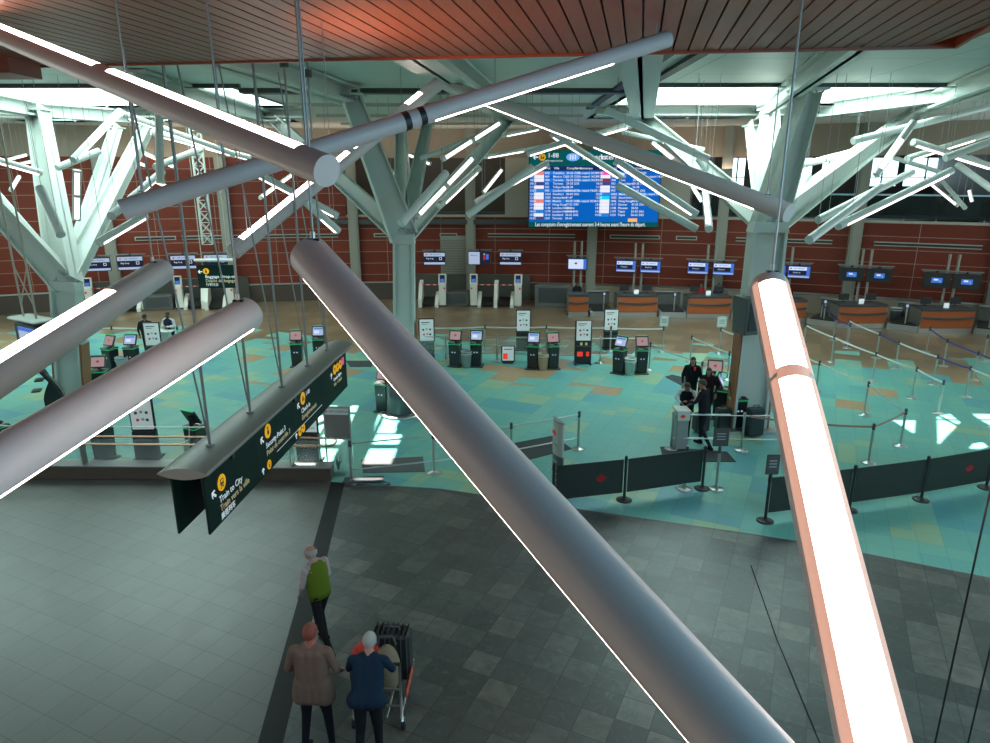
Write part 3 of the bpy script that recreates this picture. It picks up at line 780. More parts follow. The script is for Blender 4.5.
# steel truss hanging at left
def truss(x, y0, y1, Y, w, lab):
    a, c = AT(x, y1, Y), AT(x, y0, Y); H = 9-c.z
    r = empty('truss_post', c, .3, lab, 'truss'); b = MB()
    for sx in (-1, 1):
        for sy in (-1, 1): b.cyl((sx*w, sy*w, 0), (sx*w, sy*w, H), .022, M_WHITE, n=6)
    b.build('chord', r); b = MB(); n = max(2, int(H/(2.2*w)))
    for i in range(n):
        z0, z1 = H*i/n, H*(i+1)/n
        for sy in (-1, 1):
            b.cyl((-w, sy*w, z0), (w, sy*w, z1), .013, M_WHITE, n=5); b.cyl((w, sy*w, z0), (-w, sy*w, z1), .013, M_WHITE, n=5)
        b.cyl((-w, -w, z0), (w, -w, z0), .013, M_WHITE, n=5)
    b.build('lattice', r)
truss(208, 244, 126, 26, .18, 'slender white lattice truss hanging left of centre behind the sign rods')

# ------------------------------------------------------------------ hanging wayfinding sign
def pictogram(b, M, kind, r):
    b.cyl(M @ V((0, 0, 0)), M @ V((0, 0, .006)), r, M_YELP, n=24)
    k = M_BLACK
    def R(x, y, w, h): b.rect(M, w*r, h*r, k, .002, (x*r, y*r), .006)
    if kind == 'train':
        R(0, .1, .85, .75); R(0, -.42, .6, .14); b.rect(M, .55*r, .28*r, M_YELP, .001, (0, .22*r), .0085); R(-.35, -.6, .14, .25); R(.35, -.6, .14, .25)
    elif kind == 'guard': R(0, .35, .34, .34); R(0, -.2, .6, .62); R(0, .58, .5, .12)
    elif kind == 'checkin': R(-.28, .35, .28, .28); R(-.28, -.15, .36, .6); R(.3, -.25, .5, .4); R(.3, .1, .2, .3)
    else: R(0, .1, 1.0, .18); R(.05, .1, .2, .9); R(-.42, .2, .12, .4)
def arrow(b, M, s, ang, m=None):
    m = m or M_WHITEP; A = M @ Matrix.Rotation(ang, 4, 'Z')
    b.rect(A, s*.24, s*.9, m, .004, (0, -s*.05))
    for q in (-1, 1):
        b.add([V((0, s*.5, 0)), V((0, s*.25, 0)), V((q*s*.42, -s*.08, 0)), V((q*s*.42, s*.17, 0)), V((0, s*.5, .004)), V((0, s*.25, .004)), V((q*s*.42, -s*.08, .004)), V((q*s*.42, s*.17, .004))],
              [(0, 1, 2, 3), (7, 6, 5, 4), (0, 3, 7, 4), (1, 2, 6, 5), (0, 1, 5, 4), (3, 2, 6, 7)], m, False, A)
def big_sign():
    # right faces of the panels look towards +X
    n_, f_ = V((-3.42, 7.35, 0)), V((-3.02, 13.35, 0)); d = (f_-n_).normalized(); L = (f_-n_).length; nr = V((d.y, -d.x, 0))
    zt, zb = 3.27, 2.55; w = .46
    root = empty('wayfinding_sign', (n_+f_)/2+V((0, 0, zb)), 0, 'long dark green hanging sign with yellow pictograms above the walkway', 'sign')
    inv = Matrix.Translation(-root.location)
    mid = (n_+f_)/2
    # lens shaped aluminium beam on top
    c = mid-nr*.13; b = MB(); prof = []
    for i in range(13):
        t = -1+2*i/12; prof.append((t*.31, .075*(1-t*t)))
    for i in range(1, 12):
        t = 1-2*i/12; prof.append((t*.31, -.065*(1-t*t)))
    Mx = inv @ Matrix.Translation(c+V((0, 0, zt+.14))); vs = []
    for e in (-L/2-.18, L/2+.1): vs += [d*e+nr*x+V((0, 0, z)) for x, z in prof]
    k = len(prof); b.add(vs, [(i, (i+1) % k, k+(i+1) % k, k+i) for i in range(k)], M_ALU, True, Mx)
    b.add(vs[:k], [tuple(range(k))], M_ALU, False, Mx); b.add(vs[k:], [tuple(range(k))], M_ALU, False, Mx)
    b.build('top_beam', root)
    b = MB()
    for e in (-L*.38, 0, L*.38):
        p = inv @ (c+d*e); b.box((p.x, p.y, zt+.02-root.location.z), (.36, .08, .12), M_BLACK)
    b.box(tuple(inv @ (c+V((0, 0, (zt+zb)/2+.15)))), (.05, L*.92, .3), M_BLACK, rz=math.atan2(d.y, d.x)-PI/2)
    b.build('hanger_bracket', root)
    for side, off in (('a', 0.0), ('b', -.38)):
        pan = MB(); pc = inv @ (mid+nr*off+V((0, 0, (zt+zb)/2)))
        rz = math.atan2(d.y, d.x)-PI/2
        pan.box(pc, (.03, L, zt-zb), M_DKGREEN, rz=rz, bev=.004); p = pan.build('sign_panel', root)
        if side == 'a':
            def at(s, h): return inv @ (n_+d*s+nr*.018+V((0, 0, zb+h)))
            FM = lambda s, h: face(at(s, h), nr)
            b = MB(); q = L/4
            def item(s, arr, kind, lines, h0=.55, sc=1.0):
                arrow(b, FM(s+.18, h0-.06), .13*sc, arr); pictogram(b, FM(s+.40, h0), kind, .105*sc)
                for i, (t, m, z) in enumerate(lines): b.text(t, z*sc, FM(s+.30, h0-.20*sc-i*.115*sc), m, 'LEFT', .003, .006)
            item(0.0, math.radians(50), 'train', (('Train to City', M_WHITEP, .125), ('Train vers la ville', M_SANDP, .125), ('乘搭列车', M_WHITEP, .10)), .50)
            item(q, math.radians(50), 'guard', (('Security Point 3', M_WHITEP, .12), ('Point de contrôle 3', M_SANDP, .12)), .60)
            item(q*2, math.radians(50), 'checkin', (('Check-in', M_WHITEP, .12), ('Enregistrement', M_SANDP, .12)), .60)
            b.text('1-88', .11, FM(q*2+.56, .62), M_WHITEP, 'LEFT')
            item(q*3+.3, 0, 'plane', (('Canada Flights', M_WHITEP, .10), ('Vols – Canada', M_SANDP, .10)), .58, .9)
            for s_ in (.58, .78): pictogram(b, FM(q*3+.3+s_, .58), 'plane', .09)
            b.rect(FM(q*3+1.26, .60), .15, .15, mat('pink_print', (.8, .1, .3), .5, emit=(1, .1, .35), estr=.3))
            b.rect(FM(q*2+.25, .17), q*1.45, .008, M_WHITEP, .002); 
            arrow(b, FM(q+.12, .10), .10, 0); pictogram(b, FM(q+.34, .105), 'train', .07); arrow(b, FM(q*2-.02, .10), .10, 0)
            for s_ in (q*2+.15, q*2+.32): pictogram(b, FM(s_, .105), 'plane', .07)
            b.build('lettering', p)
            b = MB()
            for i in (1, 2, 3): b.rect(FM(q*i, (zt-zb)/2), .008, zt-zb-.02, M_BLACK, .002)
            b.build('panel_joint', p)
    for (x, y) in ((216, 447), (255, 414), (284, 388), (308, 367), (327, 351)):
        P = G(x, y, zt+.2); s = (P-n_).dot(d); P = c-mid+mid+d*(s-(mid-n_).dot(d))+V((0, 0, zt+.2)); top = CZ if P.y > 8.6 else 8.4
        b = MB(); q = inv @ P; b.cyl(q, (q.x, q.y, 8.42-root.location.z), .019, M_ROD, n=8); b.cyl((q.x, q.y, q.z), (q.x, q.y, q.z+.04), .05, M_ALU, n=10)
        b.cyl((q.x, q.y, 8.3-root.location.z), (q.x, q.y, 8.42-root.location.z), .07, M_DARK, n=10)
        b.cyl((q.x, q.y, 8.42-root.location.z), (q.x, q.y, 9.0-root.location.z), .02, M_ROD, n=8)
        b.build('hanging_rod', root)
        b = MB(); b.cyl(q, (q.x-.55, q.y+.15, 8.4-root.location.z), .012, M_ROD, n=6); b.build('brace_rod', root)
big_sign()

def baggage_sign():
    Y = 27.0; a, c = AT(197, 265, Y), AT(236.5, 288, Y); w = c.x-a.x; h = a.z-c.z
    r = empty('hanging_sign', ((a.x+c.x)/2, Y, c.z), .05, 'small dark green baggage sign hanging in front of the left screens', 'sign')
    b = MB(); b.box((0, 0, h/2), (w, .08, h), M_DKGREEN, bev=.01); p = b.build('sign_panel', r)
    b = MB(); F0 = lambda x, z: face((x, -.045, z), (0, -1, 0))
    arrow(b, F0(-w*.42, h*.72), .17, PI/2); pictogram(b, F0(-w*.26, h*.74), 'guard', .12)
    b.text('Baggage Drop-off', .17, F0(-w*.30, h*.50), M_WHITEP, 'LEFT', .004, .01); b.text('Dépôt de bagages', .17, F0(-w*.30, h*.32), M_SANDP, 'LEFT', .004, .01); b.text('行李托运', .12, F0(-w*.30, h*.15), M_WHITEP, 'LEFT')
    b.build('lettering', p)
    b = MB(); b.box((0, 0, h+.19), (w+.1, .3, .1), M_WHITE, bev=.03); b.build('top_beam', r)
    for x in (-w*.35, w*.35):
        b = MB(); b.cyl((x, 0, h), (x, 0, 9-c.z), .02, M_CREAM, n=6); b.build('hanging_rod', r)
baggage_sign()

def leaf(b, M, s, m=None):
    m = m or M_REDP
    P = [(0, 1), (.17, .62), (.38, .72), (.30, .25), (.58, .50), (.64, .36), (.95, .40), (.82, .08), (.95, -.02), (.50, -.40), (.55, -.55), (.05, -.48), (.05, -1), (-.05, -1), (-.05, -.48), (-.55, -.55), (-.50, -.40), (-.95, -.02), (-.82, .08), (-.95, .40), (-.64, .36), (-.58, .50), (-.30, .25), (-.38, .72), (-.17, .62)]
    n = len(P); vs = [V((x*s, y*s, 0)) for x, y in P]+[V((x*s, y*s, .003)) for x, y in P]
    b.add(vs+[V((0, 0, .003))], [(i, (i+1) % n, n+(i+1) % n, n+i) for i in range(n)]+[(n+i, n+(i+1) % n, 2*n) for i in range(n)], m, False, M)
def screen_mat(name, col, s=1.0): return mat('screen_'+name, tuple(c*.04 for c in col), .4, emit=col, estr=s, spec=.12)
S_BLUE, S_WHITE, S_DBLUE, S_PINK, S_NAVY = screen_mat('blue', (.06, .16, .62)), screen_mat('white', (.62, .74, .95)), screen_mat('deep_blue', (.02, .08, .30)), screen_mat('pink', (.46, .32, .33), .75), screen_mat('navy', (.012, .016, .04))
S_PALE = screen_mat('pale', (.42, .52, .72), .9)

# ------------------------------------------------------------------ departures board
def board():
    Y = 35.0; a, c = AT(529, 150, Y), AT(658, 227, Y); w = c.x-a.x; h = a.z-c.z
    r = empty('departures_board', ((a.x+c.x)/2, Y, c.z), -.02, 'huge blue departures board with green header mounted on the back wall', 'departures board')
    b = MB(); b.box((0, .18, h/2), (w, .3, h), M_BLACK, bev=.02); b.build('housing', r)
    F0 = lambda x, z: face((x-w/2, -.012, z), (0, -1, 0))
    hg = h*.20; fg = h*.065
    GRN = screen_mat('header_green', (.0, .085, .085)); 
    b = MB(); b.box((0, .02, h-hg/2), (w*.985, .02, hg*.97), GRN); p = b.build('header', r)
    tb = MB(); tb.text('Départs', .36, F0(w*.40, h-hg*.45), M_TXT, 'LEFT', .01, .01); tb.text('International', .36, F0(w*.535, h-hg*.45), M_TXT, 'LEFT', .01, .01)
    tb.text('1-88', .30, F0(w*.14, h-hg*.35), M_TXT, 'LEFT', .01, .01); tb.text('Enregistrement', .12, F0(w*.14, h-hg*.68), M_TXT, 'LEFT', .01)
    pictogram(tb, F0(w*.10, h-hg*.45), 'checkin', .17); arrow(tb, F0(w*.05, h-hg*.45), .26, PI/2, M_TXT)
    M = F0(w*.33, h-hg*.45); tb.add([M @ V((.33*math.cos(t*PI/12), .19*math.sin(t*PI/12), .008)) for t in range(24)], [tuple(range(24))], screen_mat('globe', (.15, .4, .95)), False)
    for q in (-.12, 0, .12): tb.rect(M, .07, .22, M_TXT, .004, (q, 0), .01)
    tb.build('lettering', p)
    b = MB(); b.box((0, .02, fg/2), (w*.985, .02, fg*.95), GRN); p = b.build('footer', r)
    tb = MB(); tb.text("Les comptoirs d'enregistrement ouvrent 3-4 heures avant l'heure du départ.", .27, F0(w*.055, fg*.5) @ Matrix.Diagonal((.66, 1, 1, 1)), M_TXT, 'LEFT', .01, .012); tb.build('lettering', p)
    b = MB(); zt = h-hg; hb = h-hg-fg; b.box((0, .02, fg+hb/2), (w*.985, .02, hb), screen_mat('board_blue', (.0, .115, .50))); p = b.build('screen', r)
    rows = MB(); tx = MB(); b.box
    rows.box((0, .005, zt-.12), (w*.985, .01, .22), screen_mat('board_header', (.004, .02, .09)))
    for x, t in ((.13, 'Vol'), (.19, 'Ville'), (.285, 'Comptoir'), (.345, 'Porte'), (.385, 'Remarque'), (.53, 'Heure'), (.63, 'Vol'), (.70, 'Ville'), (.80, 'Comptoir'), (.86, 'Porte'), (.91, 'Remarque')): tx.text(t, .15, F0(w*x, zt-.12), M_TXT, 'LEFT', .006, .01)
    left = ['Frankfurt', 'Mexico City', 'Toronto', 'Toronto', 'Tokyo-Narita', 'London-Heathrow', 'Frankfurt', 'Amsterdam', 'Munich', 'Hong Kong', 'London-Heathrow', 'London-Heathrow', 'Auckland', 'Toronto']
    right = ['Honolulu', 'Seoul', 'Paris', 'Guadalajara', 'London', 'Tokyo', 'Manila', 'Seoul-Incheon', 'Hong Kong', 'Denver', 'Phoenix', 'Taipei', 'Taipei']
    lc = ['red', 'white', 'white', 'navy', 'white', 'blue', 'white', 'white', 'red', 'white', 'white', 'blue', 'white', 'navy']; rc = ['magenta', 'white', 'maroon', 'navy', 'white', 'white', 'blue', 'cyan', 'white', 'white', 'white', 'white', 'blue']
    cm = dict(red=(.85, .22, .20), white=(.85, .85, .95), navy=(.05, .06, .22), blue=(.02, .22, .70), magenta=(.95, .08, .45), maroon=(.25, .03, .06), cyan=(0, .65, .95))
    rh = (hb-.26)/14.6
    for x0, names, cs, hi in ((.01, left, lc, (0, 2, 5, 8)), (.51, right, rc, (6,))):
        for i, nme in enumerate(names):
            z = zt-.26-rh*(i+.5)
            if i in hi: rows.box((w*(x0+.245)-w/2, .006, z), (w*.47, .01, rh*.92), screen_mat('board_row', (.01, .20, .72)))
            rows.box((w*(x0+.07)-w/2, .0, z), (w*.073, .012, rh*.96), screen_mat('logo_'+cs[i], cm[cs[i]]))
            F1 = lambda x: F0(w*(x0+x), z)
            tx.text('%02d:%02d' % (9+i//2, (i*25) % 60), .145, F1(.0), M_TXT, 'LEFT', .014, .012)
            tx.text('%d' % (838+i*31), .145, F1(.115), M_TXT, 'LEFT', .014, .012); tx.text(nme, .145, F1(.175), M_TXT, 'LEFT', .014, .012)
            tx.text('%d-%d' % (20+i*3, 26+i*3), .145, F1(.275), M_TXT, 'LEFT', .014, .012)
            if i % 3 != 1 or i < 4: tx.text('D%d' % (50+i), .145, F1(.335), M_TXT, 'LEFT', .014, .012)
            if i in hi or i == 1: tx.text('En retard 14:2%d' % (i % 10), .145, F1(.365), M_TXT, 'LEFT', .014, .012)
    rows.box((w*.80-w/2, 0, zt-.26-rh*14), (w*.07, .012, rh), screen_mat('logo_orange', (1, .48, .15)))
    rows.build('flight_rows', p); tx.build('lettering', p)
M_TXT = screen_mat('text', (.72, .76, .84), 1.0)
board()

# ------------------------------------------------------------------ check-in desks along the back wall
def tangent(x): n = wall_n(x); return math.atan2(n.y, n.x)+PI/2
def desk(px0, px1, y, label, signcard=True, mons=2, w=None):
    a, c = G(px0, y), G(px1, y); ctr = (a+c)/2; w = (c-a).length; rz = math.atan2((c-a).y, (c-a).x)
    r = empty('check_in_desk', ctr, rz, label, 'check-in desk', 'check-in desks along the back wall')
    b = MB(); b.box((0, .5, .11), (w, .9, .22), M_STEEL, bev=.01); b.build('plinth', r)
    b = MB(); b.box((0, .05, .60), (w*.985, .06, .76), M_ORANGE, bev=.01)
    pf = b.build('front_panel', r)
    b = MB(); N = 14; pts = []
    for i in range(N+1):
        t = -1+2*i/N; pts.append((t*w*.485, -.0-.02, .70-.06*(1-t*t)))
    for p, q in zip(pts[:-1], pts[1:]): b.box(((p[0]+q[0])/2, 0.005, (p[2]+q[2])/2), (q[0]-p[0]+.005, .07, .085), M_DARK)
    b.build('curved_handrail', pf)
    for sx in (-1, 1): b = MB(); b.box((sx*(w/2-.02), .5, .62), (.04, .9, .82), M_STEEL); b.build('side_panel', r)
    b = MB(); b.box((0, .45, 1.06), (w*1.01, .95, .05), M_DARK, bev=.012); b.box((0, .06, 1.02), (w, .1, .09), M_DARK); b.build('countertop', r)
    b = MB(); b.box((0, .95, .8), (w*.9, .5, .05), M_DARK); b.build('work_surface', r)
    M0 = Matrix.Translation(ctr) @ Matrix.Rotation(rz, 4, 'Z')
    side = label.split('check-in desk')[-1].strip() or 'at the back wall'
    if signcard:
        k = MB(); k.box((0, 0, .12), (.22, .02, .22), M_WHITEP); k.box((0, .03, .01), (.2, .1, .02), M_STEEL)
        tag(k.build('notice_card', loc=M0 @ V((-.05, .2, 1.085)), rz=rz), 'white notice card on the desk '+side, 'notice card')
    for i in range(mons):
        mx = (-w*.27, w*.3)[i]
        mr = empty('computer_monitor', M0 @ V((mx, .75, 1.085)), rz, ('left', 'right')[i]+' dark monitor on the desk '+side, 'monitor', 'monitors on the check-in desks')
        k = MB(); k.box((0, 0, .24), (.46, .05, .3), M_BLACK, bev=.008); k.build('housing', mr)
        k = MB(); k.box((0, .05, .01), (.22, .16, .02), M_BLACK); k.cyl((0, .04, 0), (0, .03, .2), .02, M_BLACK, n=8); k.build('stand', mr)
    return ctr, rz, w
DESKS = [(568, 588, 316.5, 'narrow orange check-in desk below the departures board', False, 0),
         (616.5, 657, 317, 'orange fronted check-in desk left of the wide pair behind the belts', True, 2),
         (687, 730, 318.5, 'orange fronted check-in desk with two staff behind it, left of the right column', True, 2),
         (763, 805, 323.0, 'orange fronted check-in desk partly hidden by the glaring tube', False, 1),
         (837, 885, 328.5, 'orange fronted check-in desk second from the right edge', True, 2),
         (919, 972, 333.5, 'orange fronted check-in desk nearest the right edge', True, 2)]
DPOS = [desk(*d) for d in DESKS]
def belt_bay(x0, y0, x1, y1, label):
    a, c = G(x0, y0), G(x1, y1); w = (c-a).length; ctr = (a+c)/2; rz = math.atan2((c-a).y, (c-a).x)
    r = empty('baggage_belt', ctr, rz, label, 'baggage belt', 'baggage belts between the desks')
    b = MB(); b.box((0, .3, .14), (w, .6, .28), M_STEEL, bev=.01); b.build('scale_base', r)
    b = MB(); b.box((0, .9, .30), (w*.8, 1.8, .05), M_BLACK); b.build('belt', r)
    b = MB(); b.box((0, 1.9, .62), (w*.98, .1, .62), mat('belt_hood', (.12, .12, .115), .4)); b.box((0, 1.85, 1.0), (w, .2, .08), M_STEEL); b.build('hood', r)
    b = MB(); b.cyl((w*.04, .1, 0), (w*.04, .1, 1.05), .03, M_STEEL, n=8); b.box((w*.04, .08, 1.12), (.13, .05, .18), M_DARK); b.box((w*.04, .05, 1.13), (.09, .01, .12), S_PALE); b.build('scale_display', r)
for q in ((590, 317, 615, 317, 'dark baggage belt bay left of the first wide orange desk'), (659, 317.5, 686, 318, 'dark baggage belt bay between the two orange desks under the board'),
          (731, 319, 762, 322, 'dark baggage belt bay behind the right column'), (806, 324, 836, 328, 'dark baggage belt bay right of the glaring tube'), (886, 329, 918, 333, 'dark baggage belt bay between the two rightmost desks'), (973, 334, 1000, 337, 'dark baggage belt bay at the right edge')): belt_bay(*q)
# low beige back panels and a waste bin by the desks
def bin_(loc, label, m, h=.58, r=.2):
    o = empty('waste_bin', loc, 0, label, 'bin', None); b = MB(); b.lathe([(0, 0), (r*.78, 0), (r, h), (r*1.06, h), (r*1.06, h+.02), (r*.93, h+.02), (r*.93, h-.03), (r*.72, .03), (0, .03)], m, 20); b.build('tub', o)
    b = MB(); b.lathe([(r*.94, h-.08), (r*1.09, h-.06), (r*1.09, h-.1), (r*.96, h-.1)], m, 20); b.build('liner_rim', o)
M_BIN, M_BIN2 = mat('bin_grey', (.44, .48, .50), .5), mat('bin_cream', (.62, .57, .43), .5)
bin_(G(894, 324), 'grey waste bin behind the belts between the two rightmost desks', M_BIN, .75, .24)

# ------------------------------------------------------------------ screens above desks and gates
def hung_screens(pxs, py, kind, label, wpx=20, Y=None, posts=True):
    "row of screens on one rail; pxs centre columns"
    z = 3.0
    P = []
    for px in pxs:
        h = wall_hit(px, z); P.append(h+wall_n(h.x)*1.6)
    # rescale onto the sight line so that the row height stays plausible
    Yc = sum(p.y for p in P)/len(P); C = [AT(px, py, p.y) for px, p in zip(pxs, P)]
    ctr = sum(C, V())/len(C); rz = tangent(ctr.x)
    r = empty('screen_rail', ctr, rz, 'grey rail carrying '+label, 'screen rail')
    u = V((math.cos(rz), math.sin(rz), 0)); L = abs((C[-1]-C[0]).dot(u)) if len(C) > 1 else 0
    sw = wpx/FPX*(ctr.y*_cp+3.7*_sp)
    b = MB(); b.box((0, .12, .42), (L+sw*1.15, .1, .05), M_ALU); b.box((0, .2, .34), (L+sw, .05, .04), M_ALU); b.build('rail', r)
    if posts:
        b = MB()
        for x in (-.18, .18): b.cyl((x, .2, -.0), (x, .2, 1.15), .06, M_PILASTER, n=8); b.cyl((x, .2, -2.0), (x, .2, 0), .06, M_PILASTER, n=8)
        b.build('post', r)
    for i, c in enumerate(C):
        sx = (c-ctr).dot(u); K = kind if isinstance(kind, str) else kind[i]
        lab = ('left', 'right')[i]+' one of ' if len(C) > 1 else ''
        s = empty('display_screen', ctr+u*sx, rz, (lab+label).replace('one of two', 'one of the two') if lab else label, 'screen')
        h = sw*.60
        b = MB(); b.box((0, 0, 0), (sw, .09, h), M_BLACK, bev=.01); b.cyl((0, .04, h/2), (0, .12, h/2+.1), .05, M_BLACK, n=8); b.build('housing', s)
        F0 = lambda x, z: face((x, -.047, z), (0, -1, 0))
        b = MB(); t = MB()
        if K == 'blue':
            b.rect(F0(0, 0), sw*.93, h*.88, S_BLUE); b.rect(F0(-sw*.06, h*.27), sw*.76, h*.26, S_WHITE, .006); b.rect(F0(-sw*.06, -h*.05), sw*.76, h*.34, S_NAVY, .006); b.rect(F0(0, -h*.36), sw*.9, h*.10, S_PALE, .006)
            leaf(t, F0(-sw*.36, h*.27) @ Matrix.Translation((0, 0, .007)), h*.08); t.text('AIR CANADA', h*.13, F0(.0, h*.27) @ Matrix.Translation((0, 0, .007)), M_DARK); t.text('Check-in', h*.15, F0(-sw*.1, -h*.04) @ Matrix.Translation((0, 0, .007)), M_TXT)
        elif K == 'leaf':
            b.rect(F0(-sw*.08, 0), sw*.76, h*.80, S_WHITE, .006); b.rect(F0(0, 0), sw*.93, h*.88, S_BLUE); leaf(t, F0(-sw*.08, h*.06) @ Matrix.Translation((0, 0, .007)), h*.14)
        elif K == 'drop':
            b.rect(F0(0, 0), sw*.95, h*.92, S_NAVY); b.rect(F0(0, h*.30), sw*.95, h*.27, S_PALE, .006); b.rect(F0(0, -h*.36), sw*.95, h*.16, S_PALE, .006)
            leaf(t, F0(-sw*.36, h*.30) @ Matrix.Translation((0, 0, .007)), h*.08); t.text('AIR CANADA', h*.14, F0(.05, h*.30) @ Matrix.Translation((0, 0, .007)), M_DARK); t.text('Bag drop', h*.15, F0(-sw*.2, 0) @ Matrix.Translation((0, 0, .007)), M_TXT)
            M = F0(sw*.28, 0); 
            for dx, dz, ww, hh in ((0, .06, .12, .02), (0, -.06, .12, .02), (-.06, 0, .02, .13), (.06, 0, .02, .13)): t.rect(M, ww*h*1.4, hh*h*1.4, M_TXT, .003, (dx*h*1.4, dz*h*1.4), .006)
        elif K == 'split':
            b.rect(F0(-sw*.24, 0), sw*.5, h*.92, S_PALE); b.rect(F0(sw*.25, 0), sw*.48, h*.92, S_NAVY); t.rect(F0(sw*.22, .03), sw*.10, h*.4, M_REDP, .006); t.sphere(tuple(F0(sw*.22, h*.3).translation), .05, screen_mat('face', (.5, .3, .22)), 8)
            t.rect(F0(sw*.36, h*.1), sw*.12, h*.4, S_BLUE, .006); t.text('Welcome', h*.14, F0(-sw*.25, h*.2) @ Matrix.Translation((0, 0, .007)), M_DARK)
        else:   # mostly dark screen with a small blue window
            b.rect(F0(0, 0), sw*.92, h*.86, M_BLACK); b.rect(F0(.02, 0), sw*.40, h*.36, S_BLUE, .006); t.rect(F0(-.02, .03), sw*.16, h*.12, S_WHITE, .009); t.rect(F0(sw*.13, -.02), sw*.06, h*.14, screen_mat('teal', (.1, .45, .5)), .009)
        d = b.build('display', s); t.build('lettering', d)
hung_screens([577.5], 264, 'leaf', 'screen with a red leaf above the narrow desk', 19.5)
hung_screens([626, 650.5], 266.5, 'blue', 'two blue screens under the departures board', 20.5)
hung_screens([698, 723.5], 268.5, 'blue', 'two blue screens left of the right column', 21)
hung_screens([774.5, 799], 271.5, 'blue', 'two blue screens beside the glaring tube', 21.5)
hung_screens([851, 879], 275, 'dark', 'two black framed screens second from the right edge', 22.5)
hung_screens([936, 966.5], 281, 'dark', 'two black framed screens nearest the right edge', 24)
hung_screens([434.5], 258.5, 'drop', 'bag drop screen just right of the central column', 22, posts=False)
hung_screens([479.5], 258, 'split', 'screen split between pale text and a dark picture', 22, posts=False)
hung_screens([510.5], 258.5, 'drop', 'bag drop screen right of the split screen', 22, posts=False)
hung_screens([98], 264.5, 'drop', 'bag drop screen behind the left column', 23, posts=False)
hung_screens([130.5], 263, 'drop', 'bag drop screen right of the left column', 24, posts=False)
hung_screens([183.5], 262, 'drop', 'bag drop screen directly left of the sign rods', 24, posts=False)
hung_screens([216], 261, 'drop', 'bag drop screen above the small green baggage sign', 23, posts=False)
# long slot vents in the red wall
for i, (x0, x1, z) in enumerate(((135, 176, 3.53), (182, 338, 3.53), (374, 412, 3.53), (440, 457, 3.53), (488, 575, 3.53), (610, 660, 3.53), (676, 697, 3.53), (736, 832, 3.53), (874, 982, 3.53))):
    n = max(1, int((x1-x0)/30)); b = MB()
    for j in range(n):
        p, q = wall_hit(x0+(x1-x0)*j/n, z), wall_hit(x0+(x1-x0)*(j+1)/n, z); m = (p+q)/2+wall_n((p.x+q.x)/2)*.03; rz = math.atan2((q-p).y, (q-p).x)
        b.box(m, ((q-p).length+.01, .06, .20), M_CREAM, rz=rz); b.box(m+wall_n(m.x)*.02, ((q-p).length+.01 if n > 1 else (q-p).length-.1, .06, .10), M_BLACK, rz=rz)
    b.build('trim_%d' % (130+i), kind='structure')
# grey louvre door in the red wall
p0, p1 = wall_hit(441, 2), wall_hit(466, 2); b = MB(); c = (p0+p1)/2+wall_n(0)*.04; rz = math.atan2((p1-p0).y, (p1-p0).x); w = (p1-p0).length
b.box((0, 0, 1.75), (w, .08, 3.5), M_PILASTER)
for i in range(22): b.box((0, -.05, .3+i*.14), (w*.94, .03, .07), mat('louvre', (.22, .21, .18), .5))
b.build('door_1', kind='structure', loc=(c.x, c.y, 0), rz=rz)

# ------------------------------------------------------------------ self bag drop machines
def bag_drop():
    r = empty('bag_drop_machine', (0, 0, 0), 0, 'x', 'bag drop machine', 'white self bag drop machines')
    M_BD = mat('machine_white', (.74, .72, .66), .4)
    b = MB(); b.box((0, 0, .58), (.36, .42, 1.16), M_BD, bev=.02); b.box((0, .02, .04), (.40, .46, .08), M_DARK); b.build('pylon', r)
    Mh = Matrix.Translation((0, -.03, 1.42)) @ Matrix.Rotation(math.radians(-12), 4, 'X')
    b = MB(); b.box((0, 0, 0), (.42, .14, .58), M_BD, Mh, bev=.03); h = b.build('screen_head', r)
    b = MB(); b.rect(Mh @ face((0, -.072, .03), (0, -1, 0)), .26, .38, S_NAVY); b.rect(Mh @ face((0, -.072, -.06), (0, -1, 0)), .20, .16, S_BLUE, .006); b.build('display', h)
    b = MB(); b.box((.1, -.23, .98), (.09, .05, .09), M_REDP, bev=.01); b.build('scanner', r)
    b = MB(); M = Matrix.Translation((-.72, .12, .24)) @ Matrix.Rotation(math.radians(14), 4, 'X'); b.box((0, 0, 0), (.74, 1.05, .05), M_BLACK, M); b.build('belt', r)
    for x, h0 in ((-.30, .34), (-1.16, .95)):
        b = MB(); t = .09; vs = [(x-t, -.45, 0), (x+t, -.45, 0), (x+t, .62, 0), (x-t, .62, 0), (x-t, -.45, h0*.45), (x+t, -.45, h0*.45), (x+t, .1, h0+.22), (x-t, .1, h0+.22), (x+t, .62, h0+.35), (x-t, .62, h0+.35)]
        b.add([V(q) for q in vs], [(0, 3, 2, 1), (0, 1, 5, 4), (1, 2, 8, 6, 5), (0, 4, 7, 9, 3), (4, 5, 6, 7), (7, 6, 8, 9), (2, 3, 9, 8)], M_BD); b.build('side_fairing', r)
    b = MB(); b.cyl((-1.1, .1, 1.12), (-.2, .1, 1.12), .022, M_REDP, n=8); b.cyl((-.85, .1, 1.12), (-.7, .1, 1.12), .024, M_WHITE, n=8); b.cyl((-.5, .1, 1.12), (-.35, .1, 1.12), .024, M_WHITE, n=8); b.build('barrier_bar', r)
    return r
bd = bag_drop()
for i, (px, py, mir, lab) in enumerate(((443, 306, 1, 'white bag drop machine directly right of the central column'), (474, 306, -1, 'white bag drop machine under the split screen, belt on its right'), (518, 306.5, 1, 'white bag drop machine with screen pylon right of the paired belts'),
      (92, 311, -1, 'white bag drop machine behind the left column'), (147, 310, 1, 'white bag drop machine beyond the two people, partly behind a tube'), (181, 308.5, -1, 'white bag drop machine left of the small baggage sign'), (232, 308, 1, 'white bag drop machine below the small baggage sign'))):
    p = G(px, py)
    o = place(bd, i == 0, p, tangent(p.x), lab); o.scale = (mir, 1, 1)
